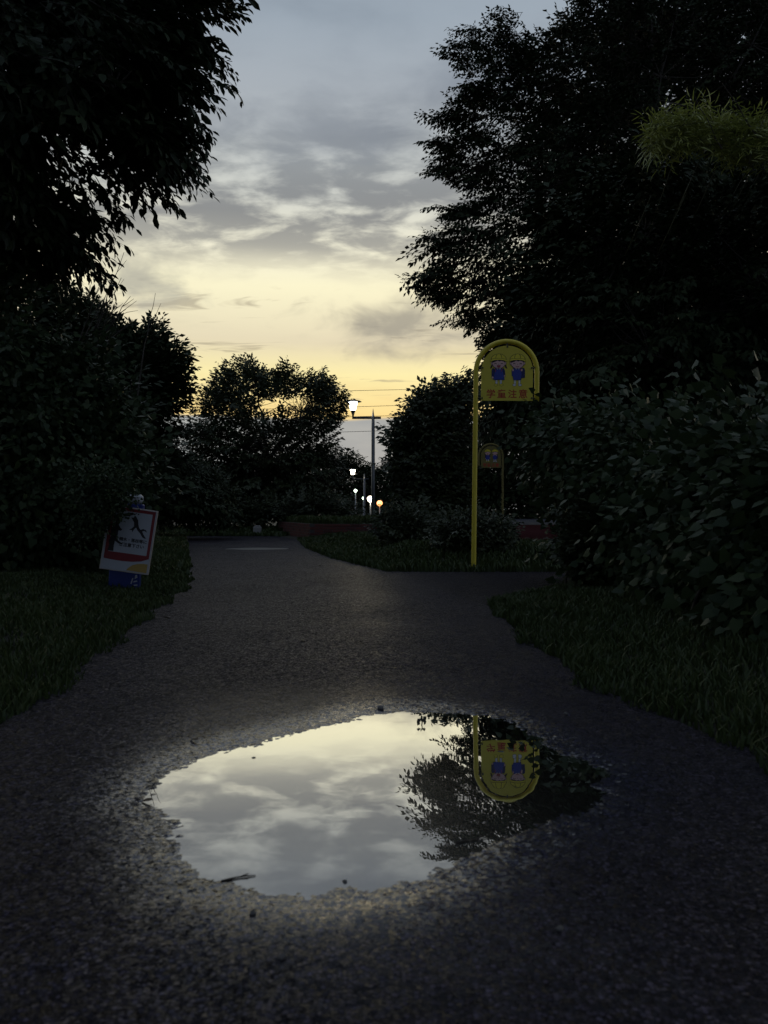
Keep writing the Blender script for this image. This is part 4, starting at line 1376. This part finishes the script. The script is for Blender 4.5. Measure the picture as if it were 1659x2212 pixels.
# ------------------------------------------------------------------ brick planter
c0 = np.array([-1.72, 18.3]); c1 = np.array([.25, 18.0]); c2 = np.array([-3.15, 23.2])
root = thing('brick_planter', 'low red brick planter wall at the bend of the path', 'planter', (c0[0], c0[1], 0))
rb2 = np.random.RandomState(9)
mb = MB(); mb.box(0, .205, 0, .09, 0, .058); bme = mb.build('tmp', None, None, bevel=.004)
ba = bme.data; bpy.data.objects.remove(bme)
bb = ba.copy(); ba.materials.append(M['brick_a']); bb.materials.append(M['brick_b'])
for a, c in ((c0, c1), (c0, c2)):
    L = np.linalg.norm(c - a); d = (c - a) / L; ang = math.atan2(d[1], d[0])
    out = -1 if c is c1 else 1
    core = MB(); core.box(.0 if out < 0 else .1, L, .006 * 1 if out < 0 else -.084, .084 if out < 0 else -.006, -.1, .375)
    o = core.build('mortar_core', M['mortar'], root, loc=(a[0] - c0[0], a[1] - c0[1], 0), rot=(0, 0, ang))
    for row in range(6):
        n = int(L / .215)
        for i in range(n):
            x = i * .215 + (.1075 if row % 2 else 0)
            if x + .2 > L + .1: continue
            o = bpy.data.objects.new('brick', ba if rb2.uniform() < .65 else bb)
            COL.objects.link(o); o.parent = root
            yo = 0 if out < 0 else -.09
            q = Matrix.Translation((a[0] - c0[0], a[1] - c0[1], 0)) @ Matrix.Rotation(ang, 4, 'Z') @ Matrix.Translation((x, yo + rb2.uniform(-.003, .003), -.03 + row * .068))
            o.matrix_local = q
sheet_pts = [(c0[0] + .05, c0[1] + .1), (c1[0], c1[1] + .1), (1.6, 22), (-1.2, 24.2), (c2[0] + .05, c2[1])]
me = bpy.data.meshes.new('soil')
me.from_pydata([(x - c0[0], y - c0[1], .36) for x, y in sheet_pts] + [(x - c0[0], y - c0[1], .0) for x, y in sheet_pts], [], [(0, 1, 2, 3, 4)] + [(i, (i + 1) % 5, 5 + (i + 1) % 5, 5 + i) for i in range(5)])
obj('soil', me, M['soil_bare'], root)
grass('grass', 'long grass growing on top of the brick planter', sheet_pts, 16000, 46, (.08, .22), zfun=lambda x, y: np.full(np.shape(x), .355), width=.006)

# ------------------------------------------------------------------ lamps
def path_lamp(label, base, H, arm, lampmat, group, sc_=1.0):
    """post with a pointed top, a cross arm, and an upright tapered lantern at the end of the long side of the arm"""
    root = thing('path_lamp', label, 'street lamp', base, group=group)
    mb = MB(); mb.tube([(0, 0, z) for z in (-.2, H * .5, H - .35, H - .05, H + .28)], [.065, .062, .058, .05, .004], 12)
    mb.build('post', M['steel'], root, smooth=True)
    mb = MB(); mb.box(-arm, .27, -.028, .028, H - .05 - .03, H + .0); mb.build('arm', M['dark_steel'], root, bevel=.006)
    mb = MB(); mb.lathe([(.03, H - .01), (.035, H + .06), (.055, H + .12), (.085, H + .20), (.09, H + .215)], 14, (-arm + .03, 0)); mb.build('lamp_socket', M['steel'], root, smooth=True)
    mb = MB(); mb.lathe([(.085, H + .217), (.115, H + .33), (.15, H + .50)], 18, (-arm + .03, 0)); mb.build('lamp_glass', lampmat, root, smooth=True)
    mb = MB(); mb.lathe([(.155, H + .502), (.30, H + .51), (.26, H + .535), (.06, H + .57)], 18, (-arm + .03, 0)); mb.build('lamp_cap', M['dark_steel'], root, smooth=True)
    return root


D1 = 27.0
b1 = P(806, 1100, D1); z1 = float(ground_z(b1[0], b1[1]))
path_lamp('nearest lamp post with lit white lantern on its left arm, against the sky', (b1[0], D1, z1), CH + (VC - 900) / F0 * D1 - z1, .72, M['lamp_white'], 'lamps along the path')
D2 = 47.0
b2 = P(787, 1100, D2); z2 = float(ground_z(b2[0], b2[1]))
path_lamp('second lamp post farther down the path with bright warm lantern', (b2[0], D2, z2), CH + (VC - 1033) / F0 * D2 - z2, .72, M['lamp_warm'], 'lamps along the path')


def street_light(label, u, v, D, rad, mat, H=None):
    b = P(u, v, D); zg = float(ground_z(b[0], b[1]))
    root = thing('street_light', label, 'street lamp', (b[0], D, zg), group='distant street lights')
    h = b[2] - zg
    mb = MB(); mb.tube([(.0, 0, -.2), (.0, 0, h * .6), (0, 0, h - rad * .9)], [.07, .06, .04], 8); mb.build('post', M['steel'], root, smooth=True)
    prof = [(rad * math.sin(t) + .001, h - rad * math.cos(t)) for t in np.linspace(.15, math.pi - .1, 10)]
    mb = MB(); mb.lathe(prof, 14); mb.build('lamp_globe', mat, root, smooth=True)
    mb = MB(); mb.lathe([(rad * .55, h + rad * .93), (rad * .6, h + rad * 1.0), (rad * .2, h + rad * 1.12)], 12); mb.build('lamp_cap', M['dark_steel'], root)


street_light('tiny pale green light left of the second lamp post', 768, 1060, 62, .12, M['lamp_green'])
street_light('tiny greenish light at the second lamp post, lower down', 785, 1076, 74, .12, M['lamp_green'])
street_light('bright white distant light right of the second lamp post', 800, 1078, 64, .24, M['lamp_warm'])
street_light('orange distant light, lowest and rightmost of the lights', 820, 1087, 66, .24, M['lamp_orange'])

# ------------------------------------------------------------------ power lines and their poles
Dw = 76.0
poles = []
for (u, lab) in ((330, 'utility pole hidden behind the left trees carrying the power lines'), (1250, 'utility pole behind the right-hand trees carrying the power lines')):
    b = P(u, 1100, Dw); zg = float(ground_z(b[0], b[1]))
    root = thing('utility_pole', lab, 'utility pole', (b[0], Dw, zg))
    mb = MB(); mb.tube([(0, 0, -.3), (0, 0, 14.4 - zg)], [.17, .11], 12); mb.build('pole', M['concrete'], root, smooth=True)
    for hz in (11.5, 9.3):
        mb = MB(); mb.box(-.06, .06, -.8, .8, hz - zg - .18, hz - zg - .08); mb.build('cross_arm', M['steel'], root)
    poles.append((b[0], zg))
for i, (v0, v1, lab) in enumerate([(846, 842, 'topmost thin power line across the yellow sky'), (878, 872, 'power line passing just behind the nearest lantern'), (902, 897, 'power line level with the arm of the nearest lamp'),
                                   (932, 926, 'lowest power line in front of the grey cloud bank')]):
    xs = np.linspace(poles[0][0], poles[1][0], 30)
    us = xs / Dw * F0 + UC
    zz = CH + (VC - np.interp(us, [740, 860], [v0, v1])) / F0 * Dw if False else CH + (VC - (v0 + (v1 - v0) * (us - 740) / 120 * .6)) / F0 * Dw
    zz = zz + .00045 * ((xs + 1.3) ** 2)
    mb = MB(); mb.tube([(a, Dw + (.5 if i % 2 else -.5), c) for a, c in zip(xs, zz)], .022, 5)
    tag(mb.build('power_line', M['wire']), lab, 'power line', 'power lines')

# pale marker stone by the far hedge
mk = P(556, 1130, 21.6)
mb = MB(); mb.box(-.11, .11, -.06, .06, -.1, .24); mb.box(-.085, .085, -.045, .045, .241, .27)
o = mb.build('marker_stone', M['concrete'], None, bevel=.015, loc=(mk[0], 21.6, float(ground_z(mk[0], 21.6)) + .12))
o.location.z = float(ground_z(mk[0], 21.6))
tag(o, 'small pale marker stone at the foot of the far thicket', 'marker stone')


# ------------------------------------------------------------------ litter on the path and in the puddle
def path_z(x, y):
    d = (PX - x) ** 2 + ((PY - y)) ** 2
    k = np.argmin(d); return float(PZ.ravel()[k])


rl = np.random.RandomState(77)
lm = mesh_np('fallen_leaf', LEAF_OVAL[0] + np.array([-.5, 0, .14]), LEAF_OVAL[1], smooth=True)
lm.materials.append(M['dead_leaf'])
spots = [(628, 1487, 'fallen leaf just left of the path centre above the puddle'), (653, 1390, 'fallen leaf in the middle of the path, above the first one'), (825, 1272, 'curled leaf lying where the side path branches off'),
         (905, 1278, 'leaf lying right of the curled leaf at the fork'), (1085, 1302, 'leaf at the tip of the right-hand grass'), (420, 1606, 'leaf lying up left of the puddle'), (318, 1733, 'wet curled leaf at the left tip of the puddle'),
         (440, 1245, 'leaf by the left edge of the path near the notice board'), (360, 1340, 'leaf close to the left verge'), (690, 1225, 'small leaf far up the middle of the path')]
for u, v, lab in spots:
    gxy = G(u, v)
    z = path_z(*gxy)
    o = bpy.data.objects.new('fallen_leaf', lm); COL.objects.link(o)
    s = .035 if v > 1400 else .055
    o.scale = (s, s, s)
    o.location = (gxy[0], gxy[1], max(z, 0) + .001)
    o.rotation_euler = (rl.uniform(-.25, .25), rl.uniform(-.25, .25), rl.uniform(0, 6.28))
    tag(o, lab, 'leaf', 'fallen leaves on the path')
for u, v, u2, v2, lab in [(985, 1822, 1060, 1812, 'pale curved twig floating at the lower right rim of the puddle'), (478, 1905, 552, 1893, 'bent twig poking into the near left rim of the puddle')]:
    a, c = G(u, v), G(u2, v2)
    t = np.linspace(0, 1, 8)
    pts_ = np.column_stack([a[0] + (c[0] - a[0]) * t, a[1] + (c[1] - a[1]) * t + .004 * np.sin(t * 3), .0012 + .0008 * np.sin(t * np.pi)])
    mb = MB(); mb.tube(pts_, .0017 * (1.2 - .7 * t), 7)
    mb.tube([pts_[4], pts_[4] + np.array([.012, .006, .003])], [.0016, .0008], 5)
    tag(mb.build('twig', M['twig'], smooth=True), lab, 'twig', 'twigs in the puddle')
# upright sprig standing in the far part of the puddle
a = G(910, 1566)
mb = MB(); mb.tube([(a[0], a[1], -.01), (a[0] + .003, a[1], .010), (a[0] - .002, a[1], .020)], [.002, .002, .001], 6)
for s in (-1, 1): mb.add([(a[0], a[1], .012), (a[0] + s * .010, a[1] + .003, .020), (a[0] + s * .014, a[1], .012), (a[0] + s * .008, a[1] - .002, .008)], [(0, 1, 2, 3)])
tag(mb.build('sprig', M['twig']), 'tiny dark sprig standing in the far side of the puddle', 'sprig')
# loose pebbles
import bmesh
bm = bmesh.new(); bmesh.ops.create_icosphere(bm, subdivisions=2, radius=1)
for vtx in bm.verts: vtx.co *= 1 + .22 * math.sin(vtx.co.x * 3 + 1) * math.cos(vtx.co.y * 4) ; vtx.co.z *= .6
pm = bpy.data.meshes.new('pebble'); bm.to_mesh(pm); bm.free()
pm.materials.append(M['pebble'])
for u, v, s, lab in [(822, 1534, .012, 'pebble at the far rim of the puddle'), (1222, 1548, .008, 'small pebble right of the far rim of the puddle'), (548, 1637, .007, 'pebble breaking the water near the upper left rim'),
                     (745, 1905, .006, 'pebble just off the near rim of the puddle'), (546, 1980, .007, 'pale pebble on the asphalt below the puddle'), (1210, 2020, .007, 'pale pebble on the asphalt lower right'),
                     (930, 1250, .012, 'pale pebble near the fork of the path'), (610, 2080, .007, 'pale pebble near the bottom of the picture')]:
    q = G(u, v); z = path_z(*q)
    o = bpy.data.objects.new('pebble', pm); COL.objects.link(o)
    o.location = (q[0], q[1], max(z + s * .25, -s * .25)); o.scale = (s, s * .85, s); o.rotation_euler = (0, 0, rl.uniform(0, 6))
    tag(o, lab, 'pebble', 'pebbles on the path')
